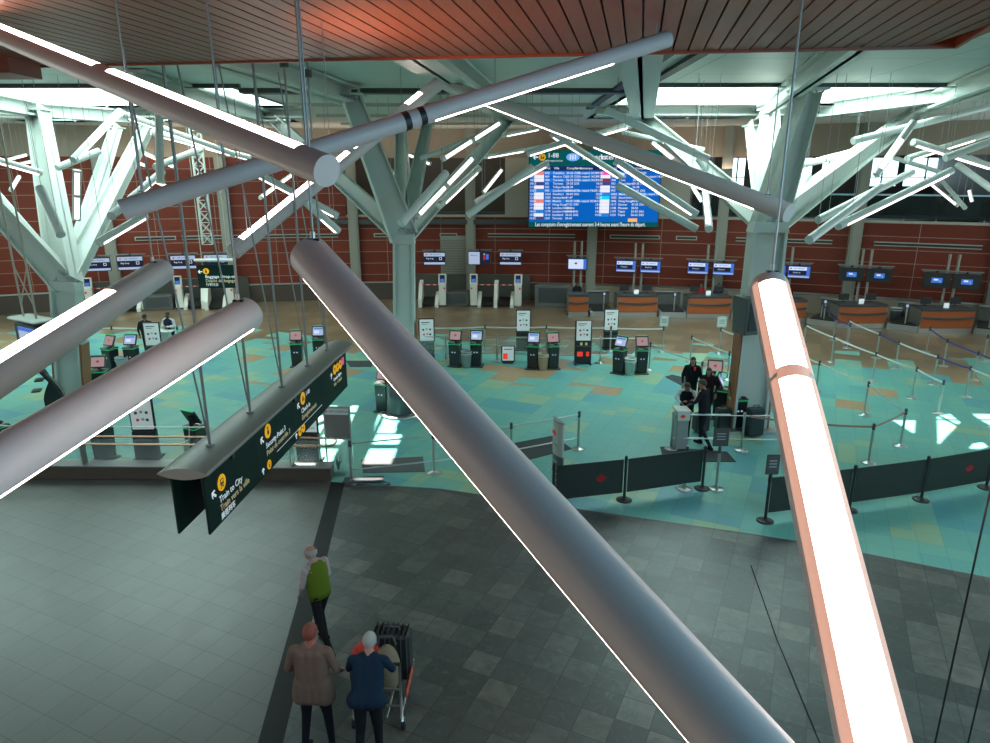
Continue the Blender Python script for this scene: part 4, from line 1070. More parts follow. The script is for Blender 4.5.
def cabinet(px, py, w, d, h, m, label, name='equipment_cabinet'):
    p = G(px, py); b = MB(); b.box((0, 0, h/2), (w, d, h), m, bev=.03); r = empty(name, p, tangent(p.x), label, 'cabinet'); b.build('body', r)
    b = MB(); b.box((0, -d/2-.01, h*.55), (w*.8, .02, h*.7), M_DARK, bev=.005); b.build('door_panel', r)
cabinet(457, 305, 1.3, .8, .75, mat('grey_tub', (.10, .11, .11), .5), 'low dark grey cabinet between the bag drop machines right of centre')
cabinet(160, 309, 1.4, .8, .75, MATS['grey_tub'], 'low dark grey cabinet between the bag drop machines at left')
cabinet(553, 306, 1.9, .8, 1.15, mat('glass_grey', (.14, .15, .15), .3), 'grey glazed cabinet left of the narrow orange desk')
# dark slabs on the wall, coloured as the shade inside the baggage openings
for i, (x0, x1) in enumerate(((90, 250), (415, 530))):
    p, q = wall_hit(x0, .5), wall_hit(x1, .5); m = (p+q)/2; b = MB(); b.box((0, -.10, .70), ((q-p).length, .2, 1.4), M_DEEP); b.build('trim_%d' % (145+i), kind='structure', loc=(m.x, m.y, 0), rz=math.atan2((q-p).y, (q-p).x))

# ------------------------------------------------------------------ self service kiosks
M_KIOSK = mat('kiosk_black', (.016, .024, .026), .3)
def kiosk(col, key):
    r = empty('check_in_kiosk', (0, 0, 0), 0, 'x', 'kiosk', 'black self check-in kiosks')
    b = MB(); b.box((0, .05, .02), (.56, .62, .04), M_DARK, bev=.01); b.build('base_plate', r)
    b = MB(); b.box((0, 0, .48), (.40, .40, .90), M_KIOSK, bev=.03, taper=1.12); bd_ = b.build('pedestal', r)
    b = MB(); F0 = face((0, -.224, .62), (0, -1, 0)); b.rect(F0, .05, .05, S_PALE, .003, (-.06, 0)); b.rect(F0, .05, .05, S_PALE, .003, (.05, 0)); b.build('lettering', bd_)
    b = MB()
    for x in (-.225, .225): b.box((x, 0, .945), (.02, .46, .018), M_GREENGLOW)
    b.box((0, -.226, .945), (.47, .02, .022), M_GREENGLOW); b.box((0, .226, .945), (.47, .02, .018), M_GREENGLOW); b.build('light_ring', r)
    b = MB(); b.box((0, 0, .97), (.46, .46, .05), M_DARK, bev=.01); b.box((.12, -.12, 1.01), (.12, .14, .06), M_BLACK, bev=.01); b.box((-.08, -.1, 1.005), (.16, .18, .03), M_STEEL); b.build('reader_deck', r)
    Mh = Matrix.Translation((0, .07, 1.25)) @ Matrix.Rotation(math.radians(-28), 4, 'X')
    b = MB(); b.cyl((0, .10, .96), (0, .12, 1.25), .05, M_BLACK, n=10); b.box((0, 0, 0), (.50, .06, .44), M_KIOSK, Mh, bev=.015); h = b.build('screen_head', r)
    b = MB(); b.rect(Mh @ face((0, -.032, -.01), (0, -1, 0)), .42, .34, col)
    if key == 'leaf': leaf(b, Mh @ face((0, -.038, .0), (0, -1, 0)), .06)
    else:
        b.rect(Mh @ face((0, -.037, .1), (0, -1, 0)), .34, .05, S_BLUE, .003); b.rect(Mh @ face((-.06, -.037, -.04), (0, -1, 0)), .2, .12, S_WHITE, .003)
    b.build('display', h)
    b = MB(); b.box((0, .01, .235), (.44, .05, .025), M_GREENGLOW, Mh); b.build('status_light', h)
    return r
kp, kb = kiosk(S_PINK, 'leaf'), kiosk(S_PALE, 'page')
kp.scale = kb.scale = (.9, .9, .90)
KIOSKS = [(455.5, 366, 'p', -.25, 'black kiosk with pink screen, left of the grey bin right of the central column'), (476.5, 366, 'b', -.1, 'black kiosk with pale screen, right of that same grey bin'),
 (533, 368.5, 'b', -.2, 'black kiosk directly left of the cream bin'), (552.5, 368.5, 'p', .15, 'black kiosk directly right of the cream bin'),
 (619, 373, 'b', -.6, 'black kiosk turned sideways, left of the light grey bin'), (640.5, 373, 'p', .0, 'black kiosk directly right of the light grey bin'),
 (113, 372, 'p', -.35, 'black kiosk beside the left column, left of a grey bin'), (134, 371, 'b', .0, 'black kiosk right of the left column, left of the poster stand'),
 (103, 397, 'p', .2, 'black kiosk close to the foot of the left column'), (298, 366, 'p', .1, 'black kiosk just beyond the far end of the big sign, left one'), (320, 361, 'b', .05, 'black kiosk just beyond the far end of the big sign, right one'),
 (384.5, 411, 'p', -.35, 'black kiosk standing left of the big grey tube in the sunlight'),
 (735, 428, 'b', .1, 'black kiosk facing the viewer in front of the right column'), (712, 402, 'p', -.3, 'black kiosk behind the staff group with a tilted pink screen'),
 (4, 459, 'b', 2.6, 'black kiosk at the left edge beyond the curb rail'), (106, 459, 'p', 2.9, 'black kiosk beyond the curb, left of the tall white poster'), (199, 459, 'b', 2.7, 'black kiosk beyond the curb just left of the big sign'),
 (719, 418, 'b', 1.2, 'black kiosk turned away beside the luggage by the right column')]
first = {'p': True, 'b': True}
for px, py, k, rz, lab in KIOSKS:
    place(kp if k == 'p' else kb, first[k], G(px, py), rz, lab); first[k] = False
bin_(G(466.5, 367), 'grey waste bin between two kiosks right of the central column', M_BIN)
bin_(G(543, 369.5), 'cream waste bin between two kiosks near the picture centre', M_BIN2)
bin_(G(629.5, 374.5), 'light grey waste bin between the rightmost free kiosk pair', mat('bin_light', (.62, .66, .64), .5))
bin_(G(123.5, 373.5), 'grey waste bin between two kiosks right of the left column', M_BIN)

# ------------------------------------------------------------------ poster stands
def poster(b, F, w, h):
    b.rect(F, w, h, mat('poster_white', (.62, .66, .66), .5, emit=(.5, .6, .62), estr=.35), .004)
    k = F @ Matrix.Translation((0, 0, .005)); b.rect(k, w*.6, h*.035, M_DARK, .002, (-.08*w, h*.36)); b.rect(k, w*.4, h*.02, M_DARK, .002, (-.15*w, h*.28))
    for x, y, m in ((-.25, .02, M_DARK), (.0, .05, M_BIN), (.25, .03, M_DARK), (-.2, -.2, M_REDP), (.05, -.18, M_BIN), (.25, -.2, M_DARK)): b.cyl(k @ V((x*w, y*h, 0)), k @ V((x*w, y*h, .004)), .075*w, m, n=10)
def info_stand(hh=1.0):
    r = empty('poster_stand', (0, 0, 0), 0, 'x', 'poster stand', 'tall black poster stands')
    b = MB(); b.box((0, .06, .02), (.66, .5, .04), M_BLACK, bev=.01); b.build('base', r)
    b = MB(); b.box((0, .04, .40), (.58, .22, .74), M_BLACK, bev=.02); b.box((0, -.08, .55), (.50, .02, .10), M_DARK); lb = b.build('cabinet', r)
    b = MB(); b.box((0, .03, 1.22), (.62, .06, .94), M_BLACK, bev=.015); f = b.build('frame', r)
    b = MB(); poster(b, face((0, -.003, 1.23), (0, -1, 0)), .54, .84); b.build('poster', f)
    return r
st = info_stand(); st.scale = (.94, .94, .96)
STANDS = [(427.5, 361, .1, 'tall black poster stand just right of the central column'), (523, 350, 0, 'tall black poster stand behind the belts near the picture centre'),
 (610, 349, 0, 'tall black poster stand behind the belts below the departures board'), (156.5, 366, .1, 'poster stand in front of the white shirted person at left'),
 (148, 459, .05, 'tall black poster stand beyond the curb, left of the big sign'), (309, 462, -.05, 'black poster stand behind the bronze rail end, partly hidden by the sign')]
for i, (px, py, rz, lab) in enumerate(STANDS): place(st, i == 0, G(px, py), rz, lab)
r = empty('poster_stand', G(582.5, 364), 0, 'tall black poster stand with two red squares at its foot', 'poster stand')
b = MB(); b.box((0, .04, .36), (.60, .24, .66), M_BLACK, bev=.02)
for x in (-.27, .27): b.box((x, .04, .04), (.05, .5, .08), M_BLACK)
k = b.build('cabinet', r); b = MB()
for x, w in ((-.12, .2), (.16, .1)): b.rect(face((x, -.085, .40), (0, -1, 0)), w, .17, mat('red_card', (.7, .03, .02), .5, emit=(1, .05, .03), estr=.6))
for x in (-.08, .1): b.rect(face((x, -.085, .78), (0, -1, 0)), .08, .1, M_SANDP)
b.build('cards', k)
b = MB(); b.box((0, .03, 1.12), (.62, .06, 1.0), M_BLACK, bev=.015); k = b.build('frame', r); b = MB(); poster(b, face((0, -.003, 1.25), (0, -1, 0)), .52, .72); b.build('poster', k)
r = empty('small_poster_stand', G(508, 363.5), 0, 'small low framed poster with a red block, between two kiosk pairs', 'poster stand')
b = MB(); b.box((0, 0, .36), (.50, .05, .60), M_BLACK, Matrix.Rotation(math.radians(-8), 4, 'X'), bev=.01); b.box((0, .14, .02), (.4, .3, .04), M_BLACK); k = b.build('frame', r)
b = MB(); F0 = Matrix.Rotation(math.radians(-8), 4, 'X') @ face((0, -.026, .37), (0, -1, 0)); b.rect(F0, .42, .52, MATS['poster_white']); b.rect(F0, .17, .22, MATS['red_card'], .003, (-.1, -.1), .004); b.rect(F0, .3, .03, M_DARK, .003, (0, .16), .004); b.build('poster', k)

# ------------------------------------------------------------------ belt posts
M_BELT = mat('belt_grey', (.42, .45, .45), .5); M_BELT_BLUE = mat('belt_blue', (.02, .06, .28), .4); M_BELT_BLK = mat('belt_black', (.05, .05, .055), .5); M_BELT_W = mat('belt_white', (.68, .74, .72), .45)
M_POST = mat('post_metal', (.44, .47, .46), .3, .85)
def post_mesh(m, hd):
    b = MB(); b.lathe([(0, .0), (.17, .0), (.172, .012), (.13, .028), (.05, .042), (.032, .07), (0, .07)], m, 22); base = b
    p = MB(); p.cyl((0, 0, .05), (0, 0, .95), .030, m, n=14, caps=False); p.cyl((0, 0, .86), (0, 0, 1.0), .036, hd, n=14); p.cyl((0, 0, .985), (0, 0, 1.015), .028, hd, n=12)
    return base, p
def post_proto(m, hd):
    r = empty('belt_post', (0, 0, 0), 0, 'x', 'belt post'); a, c = post_mesh(m, hd); a.build('base', r); c.build('pole', r); return r
PP = {}
def belt_row(pts, name, group, mats=(None,), second=None, m=M_POST, hd=M_DARK, low=False, ords=None, rails=False):
    key = (m.name, hd.name)
    W = [G(*p[:2]) if len(p) == 2 else V(p) for p in pts]
    words = ['first', 'second', 'third', 'fourth', 'fifth', 'sixth', 'seventh', 'eighth', 'ninth']
    for i, w in enumerate(W):
        if key not in PP: PP[key] = post_proto(m, hd); o = PP[key]; o.location = w
        else: o = place([c for c in [PP[key]]][0], False, w)
        for ch in list(o.children):
            if ch.name.startswith('belt') and not ch.name.startswith('belt_post'): bpy.data.objects.remove(ch)
        o['label'] = ('%s post, %s' % (words[i], name)) if len(W) > 1 else name; o['group'] = group
        if i < len(W)-1 and mats[i % len(mats)] is not None:
            d = W[i+1]-w; L = d.length; M = Matrix.Translation((0, 0, 0)); zs = (.93,) if not low else (.93, .30)
            for z in zs:
                b = MB(); N = 6
                for j in range(N):
                    sag = lambda t: -.025*4*t*(1-t) if not rails else 0
                    p, q = d*(j/N)+V((0, 0, z+sag(j/N))), d*((j+1)/N)+V((0, 0, z+sag((j+1)/N)))
                    if rails: b.cyl(p, q, .018, mats[i % len(mats)], n=8, caps=False)
                    else:
                        e = q-p; n_ = V((e.y, -e.x, 0)).normalized()*.004
                        b.add([p+n_+V((0, 0, -.026)), q+n_+V((0, 0, -.026)), q+n_+V((0, 0, .026)), p+n_+V((0, 0, .026)), p-n_+V((0, 0, -.026)), q-n_+V((0, 0, -.026)), q-n_+V((0, 0, .026)), p-n_+V((0, 0, .026))],
                              [(0, 1, 2, 3), (7, 6, 5, 4), (3, 2, 6, 7), (0, 4, 5, 1)], mats[i % len(mats)])
                b.build('guard_rail' if rails else 'belt', o)
    return W
for o_ in (0,): pass
GR = 'silver belt posts of the check-in queue'
belt_row([(803, 348), (831, 362), (872, 381), (912, 398), (938, 413)], 'white belt line ending in the sun patch at right', GR, (M_BELT_W,))
belt_row([(846, 343), (876, 358), (895, 368), (933, 384), (965, 397), (998, 411)], 'blue and white belt line just behind the sun patch', GR, (M_BELT_W, M_BELT_BLUE, M_BELT_W, M_BELT_BLUE, M_BELT_W))
belt_row([(926, 352), (943, 366), (973, 380), (1003, 393)], 'farthest blue belt line at the right edge', GR, (M_BELT_BLUE, M_BELT_BLUE, M_BELT_BLUE))
belt_row([(820, 324), (833, 340), (847, 348)], 'short dark belt line in front of the second desk from the right', GR, (M_BELT_BLUE, M_BELT_BLUE))
belt_row([(803, 384), (816, 391), (864, 415), (900, 446), (868, 463), (800, 458), (741, 450)], 'belt line that turns back left behind the dark banners', GR, (M_BELT_W, M_BELT_W, M_BELT_W, mat('belt_red', (.40, .20, .20), .5), MATS['belt_red'], MATS['belt_red']))
belt_row([(762, 375), (759, 428), (800, 440)], 'short belt line right of the right column foot', GR, (M_BELT, M_BELT))
belt_row([(425, 351), (485, 350), (546, 350), (610, 351), (662, 352)], 'far belt line behind the centre kiosks', GR, (M_BELT_W,))
belt_row([(662.5, 352.8), (690, 362), (726, 377)], 'belt line running from the notice post to the right column', GR, (M_BELT_W,)) if False else None
belt_row([(690, 362), (727, 380), (751, 393)], 'belt line running into the right column', GR, (M_BELT_W,))
belt_row([(649, 370), (700, 392), (728, 403)], 'belt line behind the dark haired staff member', GR, (M_BELT_W,))
belt_row([(719, 353), (745, 363)], 'belt line with a notice frame left of the right column', GR, (M_BELT_W,))
belt_row([(50, 352), (115, 351), (180, 351)], 'far belt line at left behind the left column', GR, (M_BELT_W,))
belt_row([(983, 361)], 'silver belt post standing alone near the desks at the right edge', GR)
# post pairs with low glass guards behind the centre kiosks
belt_row([(408, 361), (446, 361), (497, 361.5), (549, 363), (600, 363)], 'railed glass line directly behind the centre kiosks', 'silver posts with rails', (M_STEEL,), low=True, hd=M_STEEL, rails=True)
W = [G(x, 362.5) for x in (410, 446, 497, 549, 600)]
for i, (p, q) in enumerate(zip(W[:-1], W[1:])):
    m = (p+q)/2; b = MB(); b.box((0, 0, .6), ((q-p).length-.1, .012, .56), M_GLASS); o = b.build('glass_guard', loc=m, rz=math.atan2((q-p).y, (q-p).x))
    tag(o, '%s low clear glass guard panel from the left behind the centre kiosks' % ['first', 'second', 'third', 'last'][i], 'glass panel', 'glass guard panels')
# nearer railed lines
belt_row([(352, 482), (434, 473), (511, 462), (578, 449)], 'steel railed line crossing behind the big grey tube', 'silver posts with rails', (M_STEEL, M_STEEL, M_STEEL), low=True, hd=M_DARK, rails=True)
belt_row([(671, 449), (741, 450.5)], 'steel railed line in front of the staff podium', 'silver posts with rails', (M_STEEL,), low=True, hd=M_STEEL, rails=True)
belt_row([(684, 489), (716, 489)], 'pair standing behind the left black banner', GR, (None,))
def notice(px, py, w, h, label, dark=False, z=1.02):
    p = G(px, py); r = empty('notice_sign', p+V((0, 0, z)), 0, label, 'notice frame'); b = MB(); b.box((0, 0, h/2), (w, .025, h), M_DARK if dark else M_BIN, bev=.008); b.cyl((0, 0, -.0), (0, 0, .03), .03, M_DARK, n=8); b.build('frame', r)
    b = MB(); F0 = face((0, -.0135, h/2), (0, -1, 0)); b.rect(F0, w*.84, h*.86, mat('dark_notice', (.07, .08, .085), .4) if dark else mat('notice_paper', (.55, .60, .58), .5), .003)
    for q in (.2, .05, -.1): b.rect(F0, w*.55, h*.04, M_BIN if dark else M_DARK, .002, (0, q*h), .004)
    b.build('notice_sheet', r)
notice(662, 352, .34, .42, 'pale notice frame on the post between the desks and the staff group'); notice(719, 353, .38, .42, 'pale notice frame on the post left of the right column')
notice(716, 489, .34, .42, 'dark notice frame on the silver post beside the black banner', True); notice(766, 521, .26, .42, 'dark notice frame on the black post left of the glaring tube', True)

# ------------------------------------------------------------------ black banner barriers
def banner(p, q, label, lf=None, first=True, mesh=False):
    d = q-p; L = d.length; rz = math.atan2(d.y, d.x); m = (p+q)/2
    r = empty('banner_panel', m, rz, label, 'banner', 'black banner panels along the hall edge')
    b = MB()
    for z in (.20, .93): b.box((0, 0, z), (L-.12, .02, .03), M_BLACK)
    for x in (-L/2+.07, L/2-.07): b.box((x, 0, .565), (.03, .02, .76), M_BLACK)
    b.build('frame', r)
    b = MB(); b.box((0, 0, .565), (L-.17, .008, .70), mat('banner_mesh', (.02, .03, .028), .5, alpha=.9)); k = b.build('fabric', r)
    if lf is not None:
        b = MB(); F0 = face((lf, -.006, .56), (0, -1, 0)); leaf(b, F0, .12, mat('leaf_red', (.35, .01, .015), .5)); b.build('emblem', k)
BL = [G(553, 508), G(624, 500), G(702, 488.5)]
BR = [G(765, 521), G(849, 510.5), G(921, 500), G(986, 488), G(1050, 476)]
for pts, nm in ((BL, 'left black banner row'), (BR, 'right black banner row')):
    belt_row([tuple(p) for p in pts], nm, 'black banner posts', (None,), m=M_BLACK, hd=M_BLACK)
banner(BL[0], BL[1], 'black banner panel with a dark red leaf beside the tall grey totem', .25); banner(BL[1], BL[2], 'plain black banner panel in front of the man in a dark suit')
banner(BR[0], BR[1], 'black banner panel passing behind the glaring tube'); banner(BR[1], BR[2], 'black banner panel right of the glaring tube'); banner(BR[2], BR[3], 'black banner panel with a dark red leaf near the right edge', .3); banner(BR[3], BR[4], 'black banner panel cut by the right edge')

# ------------------------------------------------------------------ totem, frame sign, trolley, mats, fire equipment
def totem():
    p = G(557, 494); r = empty('totem_sign', p, -1.25, 'tall narrow grey totem sign at the left end of the black banners', 'totem sign')
    w, h = .50, 1.70; prof = [(-w/2, -.02), (-w/4, -.07), (0, -.09), (w/4, -.07), (w/2, -.02), (w/2, .02), (-w/2, .02)]
    b = MB(); b.prism(prof, .02, h*.56, mat('totem_grey', (.10, .125, .13), .35)); b.build('lower_panel', r)
    b = MB(); b.prism(prof, h*.56, h, mat('totem_white', (.50, .54, .52), .35)); b.prism([(x*1.02, y*1.1) for x, y in prof], h, h+.02, M_ALU); k = b.build('upper_panel', r)
    b = MB(); leaf(b, face((-.02, -.092, h*.84), (0, -1, 0)), .10, M_REDP); b.rect(face((0, -.09, h*.70), (0, -1, 0)), .3, .025, M_ALU, .006); b.build('emblem', k)
    b = MB(); b.box((0, 0, .015), (w+.1, .4, .03), M_ALU, bev=.005); b.build('base', r)
    b = MB()
    for i in range(4): b.rect(face((0, -.09, h*.48-i*.14), (0, -1, 0)), .3, .03, M_BIN, .004)
    b.build('lettering', r)
totem()
def frame_sign():
    p = G(340, 462); r = empty('framed_notice', p, -.05, 'silver framed notice on legs beside the bronze rail end', 'framed sign'); b = MB()
    w, z0, z1 = .62, .62, 1.42
    for x in (-w/2, w/2): b.cyl((x, 0, 0), (x, 0, z1), .022, M_STEEL, n=8)
    b.box((0, 0, z0), (w, .05, .04), M_STEEL); b.box((0, 0, z1-.02), (w, .05, .04), M_STEEL); b.build('frame', r)
    b = MB(); b.box((0, 0, (z0+z1)/2), (w-.04, .03, z1-z0-.04), mat('notice_grey', (.20, .18, .165), .25)); k = b.build('panel', r)
    b = MB(); F0 = face((0, -.017, z1-.12), (0, -1, 0)); b.rect(F0, w-.06, .16, mat('notice_head', (.72, .72, .70), .5)); b.text('AIR CANADA', .075, F0 @ Matrix.Translation((.04, 0, .005)), M_DARK); leaf(b, F0 @ Matrix.Translation((-.24, 0, .005)), .03); b.build('lettering', k)
frame_sign()
def mat_rug(quad, label, m, name='floor_mat'):
    P = [G(*q) for q in quad]; c = sum(P, V())/4; b = MB(); b.prism([((p-c).x, (p-c).y) for p in P], 0.001, .014, m)
    tag(b.build(name, loc=c), label, 'floor mat')
M_MAT = mat('grey_mat', (.09, .095, .095), .8, noise_amt=.2, nscale=30)
mat_rug(((363, 473), (425, 472), (423, 457), (361, 460)), 'grey ribbed floor mat behind the railed line left of the big tube', M_MAT)
mat_rug(((520, 462), (572, 449), (553, 436), (500, 446)), 'dark grey floor mat behind the railed line right of the big tube', mat('dark_mat', (.035, .042, .045), .8))
mat_rug(((665, 377), (686, 388), (700, 381), (672, 375)), 'dark floor mat left of the dark haired staff member', MATS['dark_mat'])
mat_rug(((350, 367), (372, 367), (372, 361), (346, 361)), 'dark floor mat left of the central column', MATS['dark_mat'])
mat_rug(((660, 447), (727, 452), (736, 462), (664, 462)), 'dark floor mat under the staff podium', MATS['dark_mat'])
def podium():
    p = G(679, 447); r = empty('staff_podium', p, .05, 'grey staff podium with a red leaf where the person in white sleeves leans', 'podium')
    b = MB(); b.box((0, 0, .5), (.31, .34, 1.0), mat('podium_grey', (.30, .33, .34), .4), bev=.02, taper=.94); b.build('body', r)
    b = MB(); b.box((0, 0, 1.02), (.36, .42, .05), M_WHITE, bev=.01); b.box((0, -.19, .90), (.31, .03, .22), M_WHITE); k = b.build('top', r)
    b = MB(); leaf(b, face((-.03, -.207, .90), (0, -1, 0)), .07); b.build('emblem', k)
podium()
def extinguisher(px, py, label, s=1.0):
    p = G(px, py); r = empty('fire_extinguisher', p, 0, label, 'fire extinguisher'); R_ = mat('extinguisher_red', (.5, .02, .02), .3)
    b = MB(); b.lathe([(0, 0), (.1*s, 0), (.105*s, .05), (.105*s, .42*s), (.07*s, .5*s), (.03*s, .53*s), (0, .53*s)], R_, 16, c=(0, 0, .0)); b.build('tank', r)
    b = MB(); b.path([(0, 0, .55*s), (.12, 0, .62*s), (.2, 0, .4*s), (.18, 0, .15*s)], .014, M_BLACK); b.box((0, 0, .58*s), (.12, .04, .05), M_BLACK); b.build('hose_handle', r)
extinguisher(748, 421, 'red fire extinguisher at the foot of the right column')
def tree_box():       # grey information case on the right column
    c = AT(757, 316, bR.y-.9); r = empty('column_display_case', c, .35, 'grey boxy display case mounted on the right column, leaflets on top', 'display case')
    b = MB(); b.box((0, .2, 0), (.72, .5, .95), mat('case_grey', (.10, .11, .115), .35), bev=.02, taper=1.12); b.build('case', r)
    b = MB(); b.box((0, -.07, 0), (.60, .03, .72), mat('case_screen', (.05, .055, .06), .2)); b.build('front_glass', r)
    b = MB(); M = Matrix.Translation((-.1, .15, .58)) @ Matrix.Rotation(.5, 4, 'X'); b.box((0, 0, 0), (.34, .03, .30), M_WHITE, M); b.build('leaflet_holder', r)
    b = MB(); b.box((0, .55, 0), (.2, .5, .12), M_STEEL); b.build('wall_bracket', r)
tree_box()
def curb():
    L0, L1 = V((-13.0, 14.6, 0)), V((-3.72, 14.42, 0))
    b = MB(); d = L1-L0; c = (L0+L1)/2; rz = math.atan2(d.y, d.x)
    b.box((0, 0, .16), (d.length, .34, .32), M_CURB, bev=.015); b.box((0, 0, .33), (d.length+.04, .38, .03), M_ALU, bev=.006)
    r = empty('stone_curb', c, rz, 'long low stone curb between the grey tiles and the teal floor at left', 'curb'); b.build('curb_body', r)
    r = empty('bronze_guard_rail', c+V((0, -.02, .345)), rz, 'bronze handrail loop above the stone curb ending left of the framed notice', 'guard rail')
    h = d.length/2; b = MB()
    for y, z in ((-.12, .52), (.10, .62)): b.cyl((-h, y, z), (h-.15, y, z), .026, M_BRONZE, n=12, caps=False)
    b.path([(h-.16, -.12, .52), (h, -.12, .52), (h+.1, -.10, .53), (h+.15, 0, .57), (h+.1, .08, .61), (h, .10, .62), (h-.16, .10, .62)], .026, M_BRONZE, n=12); b.build('handrail', r)
    b = MB(); b.cyl((-h, .25, .80), (h-.4, .25, .80), .014, M_STEEL, n=8, caps=False); b.build('upper_rail', r)
    for x in (-h+1.2, -h+3.6, -h+6.0, h-.9):
        b = MB(); b.box((x, .0, .28), (.03, .2, .56), M_STEEL); b.cyl((x, .10, .3), (x, .25, .80), .012, M_STEEL, n=6); b.build('post', r)
    b = MB(); b.box((0, .12, .3), (d.length-.6, .012, .5), M_GLASS); b.build('glass', r)
    r = empty('end_planter', L1+V((.08, .25, 0)), 0, 'small glass cased plant post at the right end of the curb', 'plant stand')
    b = MB(); b.box((0, 0, .4), (.34, .26, .8), M_GLASS); b.build('glass_case', r)
    b = MB()
    for i in range(9):
        a = i*2.4; b.add([V((0, 0, .1)), V((.12*math.cos(a), .1*math.sin(a), .4+.03*i)), V((.05*math.cos(a+.5), .04*math.sin(a+.5), .3)), V((.02, .01, .1))], [(0, 1, 2), (0, 2, 3)], mat('leaf_green', (.03, .12, .05), .5))
    b.build('foliage', r)
curb()
def ground_trolley():
    p = G(368, 483); r = empty('base_weight', p, .1, 'dark flat metal sled on the floor beside the curb end', 'floor bracket'); b = MB()
    b.path([(-.55, 0, .05), (.35, -.05, .05), (.50, -.2, .05), (.35, -.32, .05), (-.2, -.3, .05), (-.55, 0, .05)], .022, M_DARK); b.build('tube_frame', r)
    b = MB(); b.box((-.1, .1, .04), (.9, .3, .03), M_DARK, bev=.008); b.build('plate', r)
ground_trolley()
def hanging_pod():
    c = AT(27, 338, 19); r = empty('hanging_screen_pod', c, -.55, 'hanging screen pod with a red leaf at the far left edge', 'screen')
    b = MB(); b.box((0, .2, 0), (1.15, .45, .80), M_DARK, bev=.03); b.build('housing', r)
    b = MB(); b.box((.10, -.035, 0), (.86, .02, .62), S_PALE); b.box((.10, -.04, .26), (.86, .02, .10), S_BLUE); leaf(b, face((.05, -.052, -.04), (0, -1, 0)), .14); b.build('display', r)
    b = MB(); b.box((0, .2, .52), (1.5, .62, .07), M_WHITE, bev=.03); b.build('top_plate', r)
    for x in (-.42, .30):
        b = MB(); b.cyl((x, .2, .54), (x, .2, 9-c.z), .03, M_CREAM, n=8); b.build('hanging_rod', r)
    b = MB(); b.cyl((-.42, .2, .9), (.30, .2, 2.0), .018, M_CREAM, n=6); b.cyl((.30, .2, .9), (-.42, .2, 2.0), .018, M_CREAM, n=6); b.build('cross_brace', r)
hanging_pod()
def help_point():
    p = G(57, 417); r = empty('baggage_scale', p, .4, 'curved dark kiosk with a round foot left of the left column', 'kiosk')
    b = MB(); b.lathe([(0, 0), (.36, 0), (.36, .03), (.1, .06), (0, .06)], M_DARK, 20, c=(-.1, 0, 0)); b.build('base', r)
    b = MB(); N = 14; f, k = [], []
    for i in range(N+1):
        t = i/N; z = .05+1.35*t; x0 = .05+.16*math.sin(t*PI); x1 = x0-.10-.28*math.sin(min(1, t*1.25)*PI)**1.0
        f.append((x0+.10-.35*t*t, z)); k.append((x1-.05*t, z))
    poly = f+list(reversed(k)); M = Matrix(((1, 0, 0, 0), (0, 0, -1, 0), (0, 1, 0, 0), (0, 0, 0, 1)))
    b.prism(poly, -.2, .2, M_KIOSK, M); b.build('body', r)
    b = MB(); b.path([(x+.02, 0, z) for x, z in f], .05, M_ALU, n=8); b.build('spine', r)
    for z, x in ((1.15, -.25), (.85, -.36)):
        b = MB(); b.box((x, -.02, z), (.22, .3, .05), M_DARK, Matrix.Rotation(0, 4, 'Y'), bev=.01); b.build('tray', r)
help_point()
# big dark counter left of the banked kiosks near the big tube foot
def round_counter():
    p = G(401, 413); r = empty('round_plinth', p, .1, 'dark curved stand with a round steel foot under the central column', 'plinth')
    b = MB(); b.lathe([(0, 0), (.62, 0), (.63, .03), (.55, .06), (0, .06)], M_STEEL, 28); b.build('foot', r)
    b = MB(); b.lathe([(.42, .05), (.40, .5), (.38, 1.1), (0, 1.12)], mat('plinth_dark', (.06, .075, .08), .3), 24); b.build('drum', r)
round_counter()

# ------------------------------------------------------------------ people
def voxel(mb, size, smooth=3):
    o = mb.build('tmp'); m = o.modifiers.new('r', 'REMESH'); m.mode = 'VOXEL'; m.voxel_size = size; m.use_smooth_shade = True
    s = o.modifiers.new('s', 'SMOOTH'); s.factor = .5; s.iterations = smooth
    dg = bpy.context.evaluated_depsgraph_get(); me = bpy.data.meshes.new_from_object(o.evaluated_get(dg)); bpy.data.objects.remove(o); return me
def limb(b, p, q, r0, r1, m, flat=1.0, side=None):
    p, q = V(p), V(q); b.cyl(p, q, r0, m, r2=r1, n=12); b.sphere(tuple(p), r0, m, 12); b.sphere(tuple(q), r1, m, 12)
SKIN = {'fair': mat('skin_fair', (.46, .23, .17), .5), 'tan': mat('skin_tan', (.32, .17, .11), .5), 'brown': mat('skin_brown', (.19, .09, .055), .5), 'ruddy': mat('skin_ruddy', (.42, .13, .10), .5)}
HAIRM = {'white': mat('hair_white', (.42, .40, .38), .7), 'black': mat('hair_black', (.012, .010, .010), .5), 'brown': mat('hair_brown', (.05, .028, .018), .6), 'auburn': mat('hair_auburn', (.24, .06, .04), .6)}
def cloth(c): return mat('cloth_%d_%d_%d' % tuple(int(k*999) for k in c), c, .85, noise_amt=.10, nscale=22, spec=.15)
